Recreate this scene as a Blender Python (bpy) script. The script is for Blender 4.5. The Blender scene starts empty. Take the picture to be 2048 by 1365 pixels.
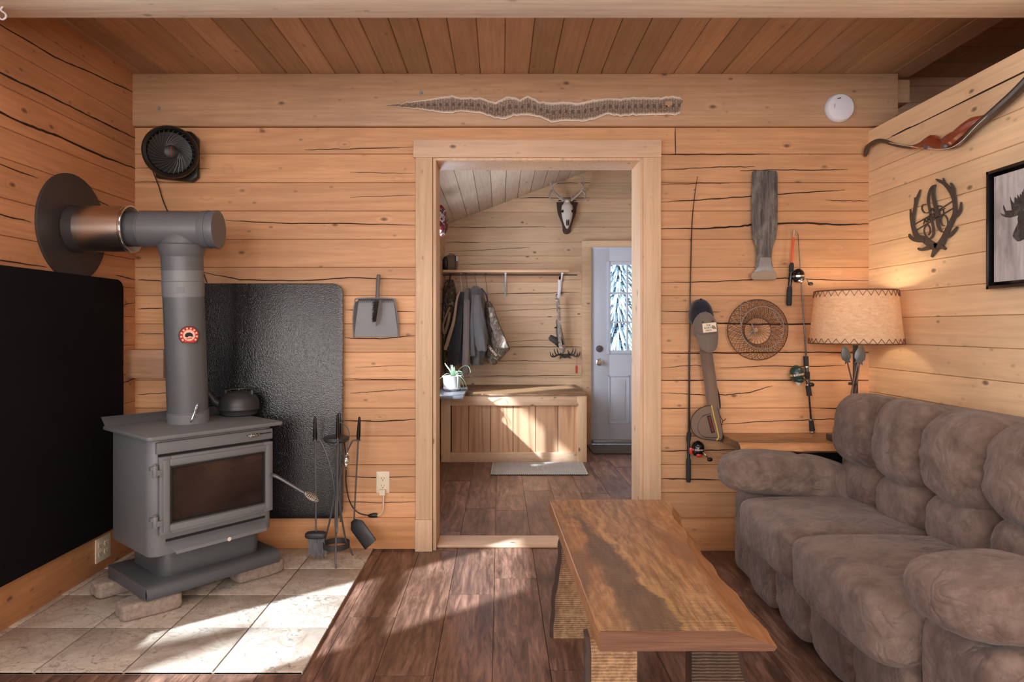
import bpy, bmesh, math, random
from mathutils import Vector, Matrix, noise
PI = math.pi
SC = bpy.context.scene
COL = SC.collection

def rgb(r, g, b):
    f = lambda c: (c/255/12.92) if c/255 <= 0.04045 else ((c/255+0.055)/1.055)**2.4
    return (f(r), f(g), f(b), 1.0)

# ------------------------------------------------------------------ camera
F = 1300.0; CX = 1000.0; CY = 655.0; EYE = 1.17
cam_d = bpy.data.cameras.new('camera'); cam = bpy.data.objects.new('camera', cam_d); COL.objects.link(cam)
cam.location = (0, 0, EYE); cam.rotation_euler = (PI/2, 0, 0)
cam_d.sensor_width = 36; cam_d.lens = F/2048*36
cam_d.shift_x = (1024-CX)/2048; cam_d.shift_y = -(682.5-CY)/2048
cam_d.clip_start = 0.05; cam_d.clip_end = 200
SC.camera = cam

# ------------------------------------------------------------------ view, world, lights
SC.view_settings.view_transform = 'Standard'; SC.view_settings.look = 'None'
SC.view_settings.gamma = 1; SC.view_settings.use_curve_mapping = False
SC.view_settings.exposure = 0.0
SC.cycles.use_denoising = True
SC.cycles.max_bounces = 8; SC.cycles.diffuse_bounces = 5; SC.cycles.caustics_reflective = False
SC.cycles.sample_clamp_indirect = 6

world = bpy.data.worlds.new('sky'); SC.world = world; world.use_nodes = True
bg = world.node_tree.nodes['Background']
bg.inputs[0].default_value = (0.80, 0.90, 1.0, 1); bg.inputs[1].default_value = 1.6

SUN_AZ = Vector((0.79, 0.61, 0)).normalized(); SUN_T = 0.75       # horizontal heading and drop per metre
sun_d = bpy.data.lights.new('sun', 'SUN'); sun = bpy.data.objects.new('sun', sun_d); COL.objects.link(sun)
sun_d.energy = 16.0; sun_d.angle = math.radians(1.3); sun_d.color = (0.76, 0.88, 1.0)
sun.rotation_euler = Vector((SUN_AZ.x, SUN_AZ.y, -SUN_T)).to_track_quat('-Z', 'Y').to_euler()
sun.location = (-6, -4, 6)

def area(name, loc, direction, sx, sy, power, color):
    d = bpy.data.lights.new(name, 'AREA'); o = bpy.data.objects.new(name, d); COL.objects.link(o)
    d.shape = 'RECTANGLE'; d.size = sx; d.size_y = sy; d.energy = power; d.color = color
    o.location = loc; o.rotation_euler = Vector(direction).to_track_quat('-Z', 'Z').to_euler()
    return o
# daylight at the windows: two behind the photographer, one beside him, one in the mud room
area('daylight_rear_left', (-0.95, -2.12, 1.45), (0, 1, 0), 1.1, 1.5, 62, (1.0, 0.97, 0.94))
area('daylight_rear_right', (0.95, -2.12, 1.45), (0, 1, 0), 1.1, 1.5, 62, (1.0, 0.97, 0.94))
area('daylight_left', (-1.88, -0.35, 1.43), (1, 0.15, -0.1), 1.6, 1.0, 44, (0.94, 0.97, 1.0))
area('daylight_left_near', (-1.88, 1.66, 1.62), (1, 0.1, -0.1), 0.6, 0.55, 5, (0.94, 0.97, 1.0))
area('daylight_mudroom', (-0.78, 4.86, 1.36), (1, 0, -0.05), 1.5, 1.25, 62, (0.88, 0.93, 1.0))
area('overhead_fill', (0.1, 0.2, 3.9), (0, 0.25, -1), 2.4, 1.6, 55, (1.0, 0.97, 0.94))  # added fill lamp under the closed upper ceiling, no opening there

# ------------------------------------------------------------------ helpers
def P(px, py, Y):
    return Vector(((px-CX)/F*Y, Y, EYE-(py-CY)/F*Y))
def PR(px, py, X):                    # point on a plane x = X
    Y = X*F/(px-CX); return Vector((X, Y, EYE-(py-CY)/F*Y))

def smooth_path(pts, n=6):
    pts = [Vector(p) for p in pts]
    if len(pts) < 3: return pts
    out = []
    for i in range(len(pts)-1):
        p0 = pts[max(i-1, 0)]; p1 = pts[i]; p2 = pts[i+1]; p3 = pts[min(i+2, len(pts)-1)]
        for k in range(n):
            t = k/n
            out.append(0.5*((2*p1)+(p2-p0)*t+(2*p0-5*p1+4*p2-p3)*t*t+(-p0+3*p1-3*p2+p3)*t**3))
    out.append(pts[-1]); return out
def lerp_list(v, n):
    if not isinstance(v, (list, tuple)): return [v]*n
    out = []
    for i in range(n):
        f = i/(n-1)*(len(v)-1); k = min(int(f), len(v)-2); out.append(v[k]+(v[k+1]-v[k])*(f-k))
    return out

class MB:
    def __init__(s): s.v = []; s.f = []; s.m = []; s.t = []; s.mi = 0; s.tint = 0.5
    def add(s, vs, fs):
        b = len(s.v); s.v += [Vector(v) for v in vs]
        for f in fs: s.f.append([b+i for i in f]); s.m.append(s.mi); s.t.append(s.tint)
        return s
    def box(s, x0, x1, y0, y1, z0, z1, M=None):
        vs = [Vector((x, y, z)) for x in (x0, x1) for y in (y0, y1) for z in (z0, z1)]
        if M: vs = [M @ v for v in vs]
        return s.add(vs, [(0,1,3,2),(4,6,7,5),(0,4,5,1),(2,3,7,6),(0,2,6,4),(1,5,7,3)])
    def prism(s, poly, z0, z1, M=None):
        n = len(poly)
        a = sum(poly[i][0]*poly[(i+1)%n][1]-poly[(i+1)%n][0]*poly[i][1] for i in range(n))
        if a < 0: poly = poly[::-1]
        vs = [Vector((p[0], p[1], z0)) for p in poly]+[Vector((p[0], p[1], z1)) for p in poly]
        if M: vs = [M @ v for v in vs]
        fs = [tuple(range(n))[::-1], tuple(range(n, 2*n))]+[(i, (i+1)%n, n+(i+1)%n, n+i) for i in range(n)]
        return s.add(vs, fs)
    def loft(s, rings, cap=True, closed=False):
        n = len(rings[0]); vs = [p for r in rings for p in r]; fs = []
        m = len(rings)
        for j in range(m if closed else m-1):
            a = j*n; b = ((j+1)%m)*n
            for i in range(n): fs.append((a+i, a+(i+1)%n, b+(i+1)%n, b+i))
        if cap and not closed: fs += [tuple(range(n))[::-1], tuple(range((m-1)*n, m*n))]
        return s.add(vs, fs)
    def tube(s, pts, r, seg=8, sm=0, flat=None, cap=True, closed=False):
        pts = [Vector(p) for p in pts]
        if sm:
            if closed: pts = smooth_path(pts+[pts[0]], sm)[:-1]
            else: pts = smooth_path(pts, sm)
        n = len(pts); rs = lerp_list(r, n); fl = lerp_list(flat if flat else 1.0, n)
        rings = []; up = None
        for i in range(n):
            if closed: t = pts[(i+1)%n]-pts[i-1]
            else: t = pts[min(i+1, n-1)]-pts[max(i-1, 0)]
            if t.length < 1e-9: t = Vector((0, 0, 1))
            t.normalize()
            if up is None:
                up = Vector((0, 0, 1)) if abs(t.z) < 0.9 else Vector((0, 1, 0))
            up = up-t*up.dot(t)
            if up.length < 1e-6: up = t.orthogonal()
            up.normalize(); side = t.cross(up)
            rings.append([pts[i]+(side*math.cos(a)+up*math.sin(a)*fl[i])*rs[i] for a in [2*PI*k/seg for k in range(seg)]])
        return s.loft(rings, cap, closed)
    def cyl(s, a, b, r0, r1=None, seg=24): return s.tube([a, b], [r0, r1 if r1 is not None else r0], seg)
    def lathe(s, prof, org=(0, 0, 0), axis=(0, 0, 1), seg=32, cap=True):
        q = Vector(axis).normalized().to_track_quat('Z', 'Y').to_matrix(); o = Vector(org); rings = []
        for r, h in prof:
            rings.append([o+q @ Vector((r*math.cos(a), r*math.sin(a), h)) for a in [2*PI*k/seg for k in range(seg)]])
        return s.loft(rings, cap)
    def torus(s, c, axis, R, r, seg=32, rs=8):
        q = Vector(axis).normalized().to_track_quat('Z', 'Y').to_matrix(); c = Vector(c)
        return s.tube([c+q @ Vector((R*math.cos(a), R*math.sin(a), 0)) for a in [2*PI*k/seg for k in range(seg)]], r, rs, closed=True)
    def blob(s, c, r, k=2.0, n=10, M=None, fn=None):
        """rounded-box / ellipsoid: k=2 is an ellipsoid, larger k is boxier"""
        c = Vector(c); g = [math.tan((i/n*2-1)*PI/4) for i in range(n+1)]; seen = {}
        vs = []; fs = []
        def vid(p):
            key = (round(p[0], 5), round(p[1], 5), round(p[2], 5))
            if key in seen: return seen[key]
            l = (abs(p[0])**k+abs(p[1])**k+abs(p[2])**k)**(1/k)
            u = Vector(p)/l; w = Vector((u.x*r[0], u.y*r[1], u.z*r[2]))
            if fn: w = fn(w, u)
            if M: w = M @ w
            seen[key] = len(vs); vs.append(c+w); return seen[key]
        for ax in range(3):
            for sg in (-1, 1):
                for i in range(n):
                    for j in range(n):
                        q = []
                        for (a, b) in ((i, j), (i+1, j), (i+1, j+1), (i, j+1)):
                            p = [0, 0, 0]; p[ax] = sg; p[(ax+1)%3] = g[a]; p[(ax+2)%3] = g[b]; q.append(vid(p))
                        fs.append(q if sg > 0 else q[::-1])
        return s.add(vs, fs)
    def stroke(s, pts, widths, fmap, th, sm=5):
        """flat ribbon of varying width in a plane; fmap(x, y, depth) -> point"""
        p = smooth_path([Vector((a, b, 0)) for a, b in pts], sm) if sm else [Vector((a, b, 0)) for a, b in pts]
        n = len(p); w = lerp_list(widths, n); L = []; R = []
        for i in range(n):
            t = p[min(i+1, n-1)]-p[max(i-1, 0)]; t.normalize(); nrm = Vector((-t.y, t.x, 0))
            L.append(p[i]+nrm*w[i]/2); R.append(p[i]-nrm*w[i]/2)
        rings = [[fmap(L[i].x, L[i].y, 0), fmap(R[i].x, R[i].y, 0), fmap(R[i].x, R[i].y, th), fmap(L[i].x, L[i].y, th)] for i in range(n)]
        return s.loft(rings)
    def build(s, name, mats, parent=None, world=True, bevel=0, smooth=35, seg=2):
        me = bpy.data.meshes.new(name)
        off = Vector((0, 0, 0))
        if parent is not None and world:
            q = parent
            while q is not None: off += q.location; q = q.parent
        me.from_pydata([tuple(v-off) for v in s.v], [], s.f)
        if not isinstance(mats, (list, tuple)): mats = [mats]
        for m in mats: me.materials.append(m)
        me.polygons.foreach_set('material_index', s.m)
        at = me.attributes.new('tint', 'FLOAT', 'FACE'); at.data.foreach_set('value', s.t)
        bm = bmesh.new(); bm.from_mesh(me)
        bmesh.ops.recalc_face_normals(bm, faces=bm.faces)
        if bevel > 0:
            es = [e for e in bm.edges if len(e.link_faces) == 2 and e.calc_face_angle(0) > math.radians(40)]
            bmesh.ops.bevel(bm, geom=es, offset=bevel, segments=seg, profile=0.5, affect='EDGES', clamp_overlap=True)
        bm.to_mesh(me); bm.free()
        me.polygons.foreach_set('use_smooth', [True]*len(me.polygons)); me.set_sharp_from_angle(angle=math.radians(smooth))
        o = bpy.data.objects.new(name, me); COL.objects.link(o)
        if parent is not None: o.parent = parent
        return o

def tag(o, label, cat, group=None, kind=None):
    o['label'] = label; o['category'] = cat
    if group: o['group'] = group
    if kind: o['kind'] = kind
    return o
def thing(name, label, cat, loc=(0, 0, 0), rz=0, group=None):
    o = bpy.data.objects.new(name, None); COL.objects.link(o); o.location = loc; o.rotation_euler = (0, 0, rz)
    o.empty_display_size = 0.05
    return tag(o, label, cat, group)
def struct(name, mb, mats, label=None, **k):
    o = mb.build(name, mats, **k); o['kind'] = 'structure'
    if label: o['label'] = label
    return o
def text(name, body, size, mat, parent, M, ext=0.0004, font_shear=0, world=True):
    cu = bpy.data.curves.new(name, 'FONT'); cu.body = body; cu.size = size; cu.extrude = ext
    cu.align_x = 'CENTER'; cu.align_y = 'CENTER'; cu.shear = font_shear
    tmp = bpy.data.objects.new(name+'_tmp', cu); COL.objects.link(tmp)
    bpy.context.view_layer.update()
    me = bpy.data.meshes.new_from_object(tmp.evaluated_get(bpy.context.evaluated_depsgraph_get()))
    bpy.data.objects.remove(tmp); bpy.data.curves.remove(cu)
    me.transform(M)
    if parent is not None and world:
        off = Vector((0, 0, 0)); q = parent
        while q is not None: off += q.location; q = q.parent
        me.transform(Matrix.Translation(-off))
    me.materials.clear(); me.materials.append(mat)
    o = bpy.data.objects.new(name, me); COL.objects.link(o); o.parent = parent
    return o
def frame_mat(origin, xdir, ydir):
    x = Vector(xdir).normalized(); z = x.cross(Vector(ydir)).normalized(); y = z.cross(x)
    M = Matrix((x, y, z)).transposed().to_4x4(); M.translation = Vector(origin); return M
def copy_tree(o, parent=None):
    c = o.copy(); COL.objects.link(c)
    if parent is not None: c.parent = parent
    for ch in [q for q in bpy.data.objects if q.parent == o]: copy_tree(ch, c)
    return c

# ------------------------------------------------------------------ materials
def new_mat(name, base=(0.5, 0.5, 0.5, 1), rough=0.6, metal=0.0, spec=0.5):
    m = bpy.data.materials.new(name); m.use_nodes = True
    b = m.node_tree.nodes['Principled BSDF']
    b.inputs['Base Color'].default_value = base; b.inputs['Roughness'].default_value = rough
    b.inputs['Metallic'].default_value = metal; b.inputs['Specular IOR Level'].default_value = spec
    return m
class NT:
    def __init__(s, m): s.m = m; s.t = m.node_tree; s.b = s.t.nodes['Principled BSDF']
    def n(s, kind, **k):
        x = s.t.nodes.new(kind)
        for a, b in k.items():
            if a.startswith('_'): x.inputs[a[1:].replace('_', ' ')].default_value = b
            else: setattr(x, a, b)
        return x
    def l(s, a, b): s.t.links.new(a, b)
    def math(s, op, a, b=None, clamp=False):
        x = s.t.nodes.new('ShaderNodeMath'); x.operation = op; x.use_clamp = clamp
        for i, v in enumerate((a, b)):
            if v is None: continue
            if isinstance(v, (int, float)): x.inputs[i].default_value = v
            else: s.l(v, x.inputs[i])
        return x.outputs[0]
    def mix(s, fac, a, b, blend='MIX'):
        x = s.t.nodes.new('ShaderNodeMix'); x.data_type = 'RGBA'; x.blend_type = blend
        for sock, v in ((x.inputs[0], fac), (x.inputs[6], a), (x.inputs[7], b)):
            if isinstance(v, (int, float, tuple)): sock.default_value = v
            else: s.l(v, sock)
        return x.outputs[2]
    def coords(s, scale=(1, 1, 1), rot=(0, 0, 0), loc=(0, 0, 0)):
        tc = s.n('ShaderNodeTexCoord'); mp = s.n('ShaderNodeMapping')
        mp.inputs['Scale'].default_value = scale; mp.inputs['Rotation'].default_value = rot; mp.inputs['Location'].default_value = loc
        s.l(tc.outputs['Object'], mp.inputs[0]); return mp.outputs[0]
    def noise(s, vec, scale, detail=4, rough=0.5, dist=0.0):
        x = s.n('ShaderNodeTexNoise'); x.inputs['Scale'].default_value = scale; x.inputs['Detail'].default_value = detail
        x.inputs['Roughness'].default_value = rough; x.inputs['Distortion'].default_value = dist
        s.l(vec, x.inputs['Vector']); return x.outputs[0]
    def ramp(s, fac, stops):
        x = s.n('ShaderNodeValToRGB'); s.l(fac, x.inputs[0]); e = x.color_ramp.elements
        while len(e) < len(stops): e.new(0.5)
        for i, (p, c) in enumerate(stops):
            e[i].position = p; e[i].color = c if isinstance(c, tuple) else (c, c, c, 1)
        return x.outputs[0]
    def bump(s, h, strength=0.3, dist=0.01):
        x = s.n('ShaderNodeBump'); x.inputs['Strength'].default_value = strength; x.inputs['Distance'].default_value = dist
        s.l(h, x.inputs['Height']); s.l(x.outputs[0], s.b.inputs['Normal']); return x
def dk(c, k): return (c[0]*k, c[1]*k, c[2]*k, 1)

def wood(name, base, along='X', grain=0.5, knots=1.0, rough=0.5, ring=0.35, tintv=0.25, knotcol=None, bumps=0.15, red=None):
    m = new_mat(name, base, rough, spec=0.35); N = NT(m)
    st = {'X': (0.05, 1, 1), 'Y': (1, 0.05, 1), 'Z': (1, 1, 0.05)}[along]
    kn = {'X': (0.55, 1, 1), 'Y': (1, 0.55, 1), 'Z': (1, 1, 0.55)}[along]
    at = N.n('ShaderNodeAttribute'); at.attribute_name = 'tint'
    tv = at.outputs['Fac']
    # shift the pattern plank by plank
    comb = N.n('ShaderNodeCombineXYZ'); sh = N.math('MULTIPLY', tv, 37.0)
    for i in range(3): N.l(sh, comb.inputs[i])
    va = N.n('ShaderNodeVectorMath', operation='ADD'); N.l(N.coords(st), va.inputs[0]); N.l(comb.outputs[0], va.inputs[1])
    vk = N.n('ShaderNodeVectorMath', operation='ADD'); N.l(N.coords(kn), vk.inputs[0]); N.l(comb.outputs[0], vk.inputs[1])
    # knots
    vo = N.n('ShaderNodeTexVoronoi'); vo.inputs['Scale'].default_value = 8.0; N.l(vk.outputs[0], vo.inputs['Vector'])
    kd = vo.outputs['Distance']
    near = N.ramp(kd, [(0.0, 1.0), (0.22, 0.0)])
    core = N.ramp(kd, [(0.0, 1.0), (0.04, 1.0), (0.10, 0.0)])
    # rings bent round the knots
    big = N.noise(va.outputs[0], 4.0, 2, 0.5, 0.2)
    v = N.math('ADD', N.math('MULTIPLY', big, 9.0), N.math('MULTIPLY', near, 0.9*knots))
    rings = N.math('SINE', N.math('MULTIPLY', v, 9.0))
    rings = N.ramp(N.math('ADD', N.math('MULTIPLY', rings, 0.5), 0.5), [(0.0, 0.0), (0.55, 0.1), (1.0, 1.0)])
    vo2 = N.n('ShaderNodeTexVoronoi'); vo2.inputs['Scale'].default_value = 17.0; N.l(vk.outputs[0], vo2.inputs['Vector'])
    sel = N.n('ShaderNodeSeparateColor'); N.l(vo2.outputs['Color'], sel.inputs[0])
    pin = N.math('MULTIPLY', N.ramp(vo2.outputs['Distance'], [(0.0, 1.0), (0.07, 0.9), (0.15, 0.0)]), N.ramp(sel.outputs[0], [(0.35, 0.0), (0.9, 1.0)]))
    fine = N.noise(va.outputs[0], 70.0, 5, 0.65)
    broad = N.noise(N.coords((1, 1, 1)), 1.7, 3, 0.55)
    dark = red or (base[0]*0.62, base[1]*0.45, base[2]*0.36, 1)
    c = N.mix(N.math('MULTIPLY', rings, ring*0.62), base, dark)
    c = N.mix(N.math('MULTIPLY', N.ramp(fine, [(0.40, 0.0), (0.66, 1.0)]), grain), c, dk(base, 0.66))
    t = N.math('ADD', N.math('MULTIPLY', N.math('ADD', tv, -0.5), tintv*2), N.math('MULTIPLY', N.math('ADD', broad, -0.5), 0.5))
    t = N.math('ADD', t, 1.0)
    vm = N.n('ShaderNodeVectorMath', operation='SCALE'); N.l(c, vm.inputs[0]); N.l(t, vm.inputs['Scale'])
    c = N.mix(N.math('MULTIPLY', core, 0.85*knots), vm.outputs[0], knotcol or dk(base, 0.16))
    c = N.mix(N.math('MULTIPLY', pin, 0.7*min(1, knots)), c, dk(base, 0.25))
    N.l(c, N.b.inputs['Base Color'])
    h = N.math('ADD', N.math('MULTIPLY', fine, 0.5), N.math('MULTIPLY', rings, 0.3))
    N.bump(h, bumps, 0.004)
    return m

PINE_W = wood('orange_pine_logs', rgb(216, 164, 120), 'X', tintv=0.16)
PINE_WY = wood('orange_pine_logs_side', rgb(208, 150, 108), 'Y', tintv=0.16)
PINE_R = wood('pale_pine_planks', rgb(236, 202, 160), 'Y', ring=0.28, tintv=0.10, grain=0.3)
PINE_C = wood('brown_pine_ceiling', rgb(184, 146, 112), 'Y', tintv=0.20, knots=0.5)
PINE_H = wood('header_beam_wood', rgb(192, 154, 120), 'X', tintv=0.08)
PINE_B = wood('pale_beam_wood', rgb(222, 204, 182), 'X', ring=0.3, knots=0.7)
PINE_T = wood('trim_pine', rgb(220, 186, 152), 'Z', ring=0.22, tintv=0.08)
PINE_TX = wood('trim_pine_cross', rgb(218, 184, 154), 'X', ring=0.2, tintv=0.08)
BASEB = wood('baseboard_pine', rgb(210, 152, 104), 'X', ring=0.35, tintv=0.06)
BASEBY = wood('baseboard_pine_side', rgb(210, 152, 104), 'Y', ring=0.35, tintv=0.06)
ENTRY_W = wood('mud_room_logs', rgb(214, 186, 156), 'X', tintv=0.10, grain=0.3)
ENTRY_WY = wood('mud_room_logs_side', rgb(208, 178, 148), 'Y', tintv=0.10)
ENTRY_C = wood('mud_room_ceiling', rgb(206, 192, 176), 'Y', tintv=0.10, ring=0.12)
def mat_floor():
    m = new_mat('dark_plank_floor', rgb(110, 80, 66), 0.34, spec=0.45); N = NT(m)
    at = N.n('ShaderNodeAttribute'); at.attribute_name = 'tint'; comb = N.n('ShaderNodeCombineXYZ'); sh = N.math('MULTIPLY', at.outputs['Fac'], 37.0)
    for i in range(3): N.l(sh, comb.inputs[i])
    def V(st):
        v = N.n('ShaderNodeVectorMath', operation='ADD'); N.l(N.coords(st), v.inputs[0]); N.l(comb.outputs[0], v.inputs[1]); return v.outputs[0]
    g = N.noise(V((1, .09, 1)), 55, 6, 0.75, 0.6); g2 = N.noise(V((1, .16, 1)), 15, 5, 0.7, 1.0); b = N.noise(V((1, .55, 1)), 5.5, 4, 0.6, 0.5)
    c = N.ramp(N.math('ADD', N.math('MULTIPLY', g, 0.5), N.math('MULTIPLY', g2, 0.5)), [(0.34, rgb(54, 38, 34)), (0.47, rgb(104, 74, 60)), (0.56, rgb(138, 102, 84)), (0.68, rgb(170, 134, 116))])
    c = N.mix(N.math('MULTIPLY', N.ramp(b, [(0.52, 0.0), (0.72, 1.0)]), 0.65), c, rgb(58, 42, 38))
    vm = N.n('ShaderNodeVectorMath', operation='SCALE'); N.l(c, vm.inputs[0]); N.l(N.math('ADD', N.math('MULTIPLY', at.outputs['Fac'], 0.3), 0.85), vm.inputs['Scale'])
    N.l(vm.outputs[0], N.b.inputs['Base Color']); N.l(N.ramp(g, [(0.3, 0.28), (0.7, 0.48)]), N.b.inputs['Roughness']); N.bump(N.math('ADD', g, g2), 0.35, 0.004); return m
FLOORM = mat_floor()
PLY = wood('bench_plywood', rgb(210, 168, 132), 'Z', grain=0.4, knots=0.0, ring=0.8, tintv=0.12, red=rgb(150, 84, 52))
CRACK = new_mat('crack_shadow', rgb(44, 22, 12), 0.95)

def fabric(name, base, bump=0.4, scale=40, var=0.25, rough=0.95, sheen=0.3):
    m = new_mat(name, base, rough, spec=0.15); N = NT(m)
    co = N.coords(); a = N.noise(co, 3.5, 4, 0.6, 0.6); b = N.noise(co, scale, 5, 0.7)
    w = N.n('ShaderNodeTexVoronoi'); w.feature = 'SMOOTH_F1'; w.inputs['Scale'].default_value = scale*0.9; N.l(co, w.inputs['Vector'])
    c = N.mix(N.ramp(a, [(0.3, 0.0), (0.7, 1.0)]), dk(base, 1-var), dk(base, 1+var))
    N.l(c, N.b.inputs['Base Color'])
    h = N.math('ADD', N.math('MULTIPLY', b, 1.0), N.math('MULTIPLY', w.outputs['Distance'], 0.6))
    N.bump(h, bump, 0.006)
    N.b.inputs['Sheen Weight'].default_value = sheen; N.b.inputs['Sheen Roughness'].default_value = 0.5
    return m
def mat_suede():
    base = rgb(110, 92, 82); m = new_mat('brown_microsuede', base, 0.92, spec=0.12); N = NT(m); co = N.coords()
    nap = N.noise(co, 6, 5, 0.65, 1.2); mot = N.noise(co, 24, 5, 0.7); fine = N.noise(co, 240, 3, 0.6)
    c = N.mix(N.ramp(nap, [(0.35, 0.0), (0.68, 1.0)]), rgb(92, 75, 67), rgb(126, 107, 97)); c = N.mix(N.math('MULTIPLY', N.ramp(mot, [(0.45, 0.0), (0.7, 1.0)]), 0.35), c, rgb(146, 130, 122))
    N.l(c, N.b.inputs['Base Color'])
    w1 = N.noise(N.coords((1, 1.5, 1.2)), 9, 3, 0.5, 0.7); rid = N.math('ABSOLUTE', N.math('ADD', w1, -0.5))
    rid = N.ramp(rid, [(0.0, 0.0), (0.10, 0.8), (0.3, 1.0)])
    w2 = N.math('ABSOLUTE', N.math('ADD', N.noise(co, 42, 4, 0.6, 0.6), -0.5))
    h = N.math('ADD', N.math('ADD', rid, N.math('MULTIPLY', w2, 0.45)), N.math('MULTIPLY', fine, 0.12)); N.bump(h, 0.42, 0.011)
    N.b.inputs['Sheen Weight'].default_value = 0.15; return m
SOFA = mat_suede()

def metal_paint(name, base, rough=0.5, var=0.12, metal=0.0):
    m = new_mat(name, base, rough, metal); N = NT(m); co = N.coords()
    a = N.noise(co, 6, 5, 0.6); c = N.mix(a, dk(base, 1-var), dk(base, 1+var)); N.l(c, N.b.inputs['Base Color'])
    b = N.noise(co, 220, 2); N.bump(b, 0.08, 0.001); return m
STOVE = metal_paint('grey_stove_steel', rgb(112, 113, 116), 0.48)
STOVE_D = metal_paint('dark_stove_steel', rgb(78, 80, 84), 0.42)
PIPE = metal_paint('grey_stove_pipe', rgb(94, 95, 98), 0.42)
PIPE_L = metal_paint('pipe_band_grey', rgb(120, 121, 124), 0.45)
DISC = metal_paint('black_pipe_collar', rgb(56, 50, 50), 0.5)
STEEL = new_mat('polished_steel', rgb(214, 208, 200), 0.28, 1.0)
CHROME = new_mat('chrome', rgb(220, 220, 220), 0.15, 1.0)
IRON = metal_paint('forged_iron', rgb(62, 62, 64), 0.45, metal=0.3)
IRONG = metal_paint('grey_iron', rgb(96, 96, 98), 0.4, metal=0.4)
BLACK = new_mat('black_plastic', rgb(24, 23, 23), 0.45)
BLACKG = new_mat('gloss_black', rgb(18, 18, 19), 0.2)
RUBBER = new_mat('dark_foam', rgb(38, 40, 44), 0.8)
WHITE = new_mat('white_plastic', rgb(214, 214, 222), 0.45)
IVORY = new_mat('ivory_plastic', rgb(226, 212, 186), 0.4)
SLOT = new_mat('slot_black', rgb(20, 18, 16), 0.7)
DOORW = new_mat('white_painted_door', rgb(196, 206, 224), 0.45)
RED = new_mat('red_enamel', rgb(196, 48, 34), 0.35)
ORANGE = new_mat('orange_rod_blank', rgb(214, 84, 50), 0.3)
GREEN = new_mat('green_reel', rgb(36, 62, 54), 0.3)
YELLOW = new_mat('yellow_piping', rgb(214, 176, 84), 0.6)
TAUPE = fabric('taupe_canvas', rgb(124, 104, 90), 0.2, 160, 0.06)
NAVY = fabric('navy_cotton', rgb(36, 38, 48), 0.2, 160, 0.1)
CAPGREY = fabric('grey_cap_cotton', rgb(112, 100, 92), 0.2, 160, 0.08)
CREAM = new_mat('cream_label', rgb(226, 210, 186), 0.8)
REDT = new_mat('red_thread', rgb(170, 30, 36), 0.8)

def mat_pebble():
    m = new_mat('black_pebbled_mat', rgb(18, 18, 20), 0.27, spec=0.8); N = NT(m); co = N.coords()
    v = N.n('ShaderNodeTexVoronoi'); v.feature = 'SMOOTH_F1'; v.inputs['Scale'].default_value = 240; N.l(co, v.inputs['Vector'])
    h = N.math('ADD', v.outputs['Distance'], N.math('MULTIPLY', N.noise(co, 110, 3), 0.7)); N.bump(h, 0.8, 0.0016); return m
PEBBLE = mat_pebble()
MATBLK = fabric('matte_black_board', rgb(20, 19, 22), 0.15, 150, 0.15, sheen=0.0)

def mat_tile():
    m = new_mat('stone_tile', rgb(196, 180, 162), 0.42, spec=0.4); N = NT(m); co = N.coords()
    at = N.n('ShaderNodeAttribute'); at.attribute_name = 'tint'
    comb = N.n('ShaderNodeCombineXYZ'); sh = N.math('MULTIPLY', at.outputs['Fac'], 19.0)
    for i in range(3): N.l(sh, comb.inputs[i])
    va = N.n('ShaderNodeVectorMath', operation='ADD'); N.l(co, va.inputs[0]); N.l(comb.outputs[0], va.inputs[1]); c0 = va.outputs[0]
    a = N.noise(c0, 5, 6, 0.62, 1.0); b = N.noise(c0, 16, 5, 0.7, 0.5)
    c = N.mix(N.ramp(a, [(0.35, 0.0), (0.65, 1.0)]), rgb(172, 156, 140), rgb(208, 196, 182))
    vein = N.ramp(N.math('ABSOLUTE', N.math('ADD', N.noise(c0, 7, 5, 0.6, 1.5), -0.5)), [(0.0, 1.0), (0.012, 0.6), (0.03, 0.0)])
    pit = N.math('MULTIPLY', N.ramp(N.noise(c0, 30, 6, 0.75, 0.8), [(0.54, 0.0), (0.62, 1.0)]), N.ramp(a, [(0.42, 0.0), (0.58, 1.0)]))
    c = N.mix(N.math('MULTIPLY', vein, 0.4), c, rgb(120, 102, 86))
    c = N.mix(N.math('MULTIPLY', pit, 0.8), c, rgb(116, 100, 84))
    N.l(c, N.b.inputs['Base Color']); N.bump(N.math('SUBTRACT', b, pit), 0.2, 0.003); return m
TILE = mat_tile()
GROUT = new_mat('tile_grout', rgb(108, 94, 82), 0.9)

def mat_brick():
    m = new_mat('concrete_paver', rgb(152, 138, 126), 0.9); N = NT(m); co = N.coords()
    a = N.noise(co, 60, 6, 0.75); b = N.noise(co, 9, 3)
    c = N.mix(N.ramp(a, [(0.3, 0.0), (0.7, 1.0)]), rgb(122, 108, 98), rgb(176, 162, 150)); c = N.mix(N.math('MULTIPLY', b, 0.4), c, rgb(150, 124, 112))
    N.l(c, N.b.inputs['Base Color']); N.bump(a, 0.8, 0.006); return m
PAVER = mat_brick()

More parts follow.
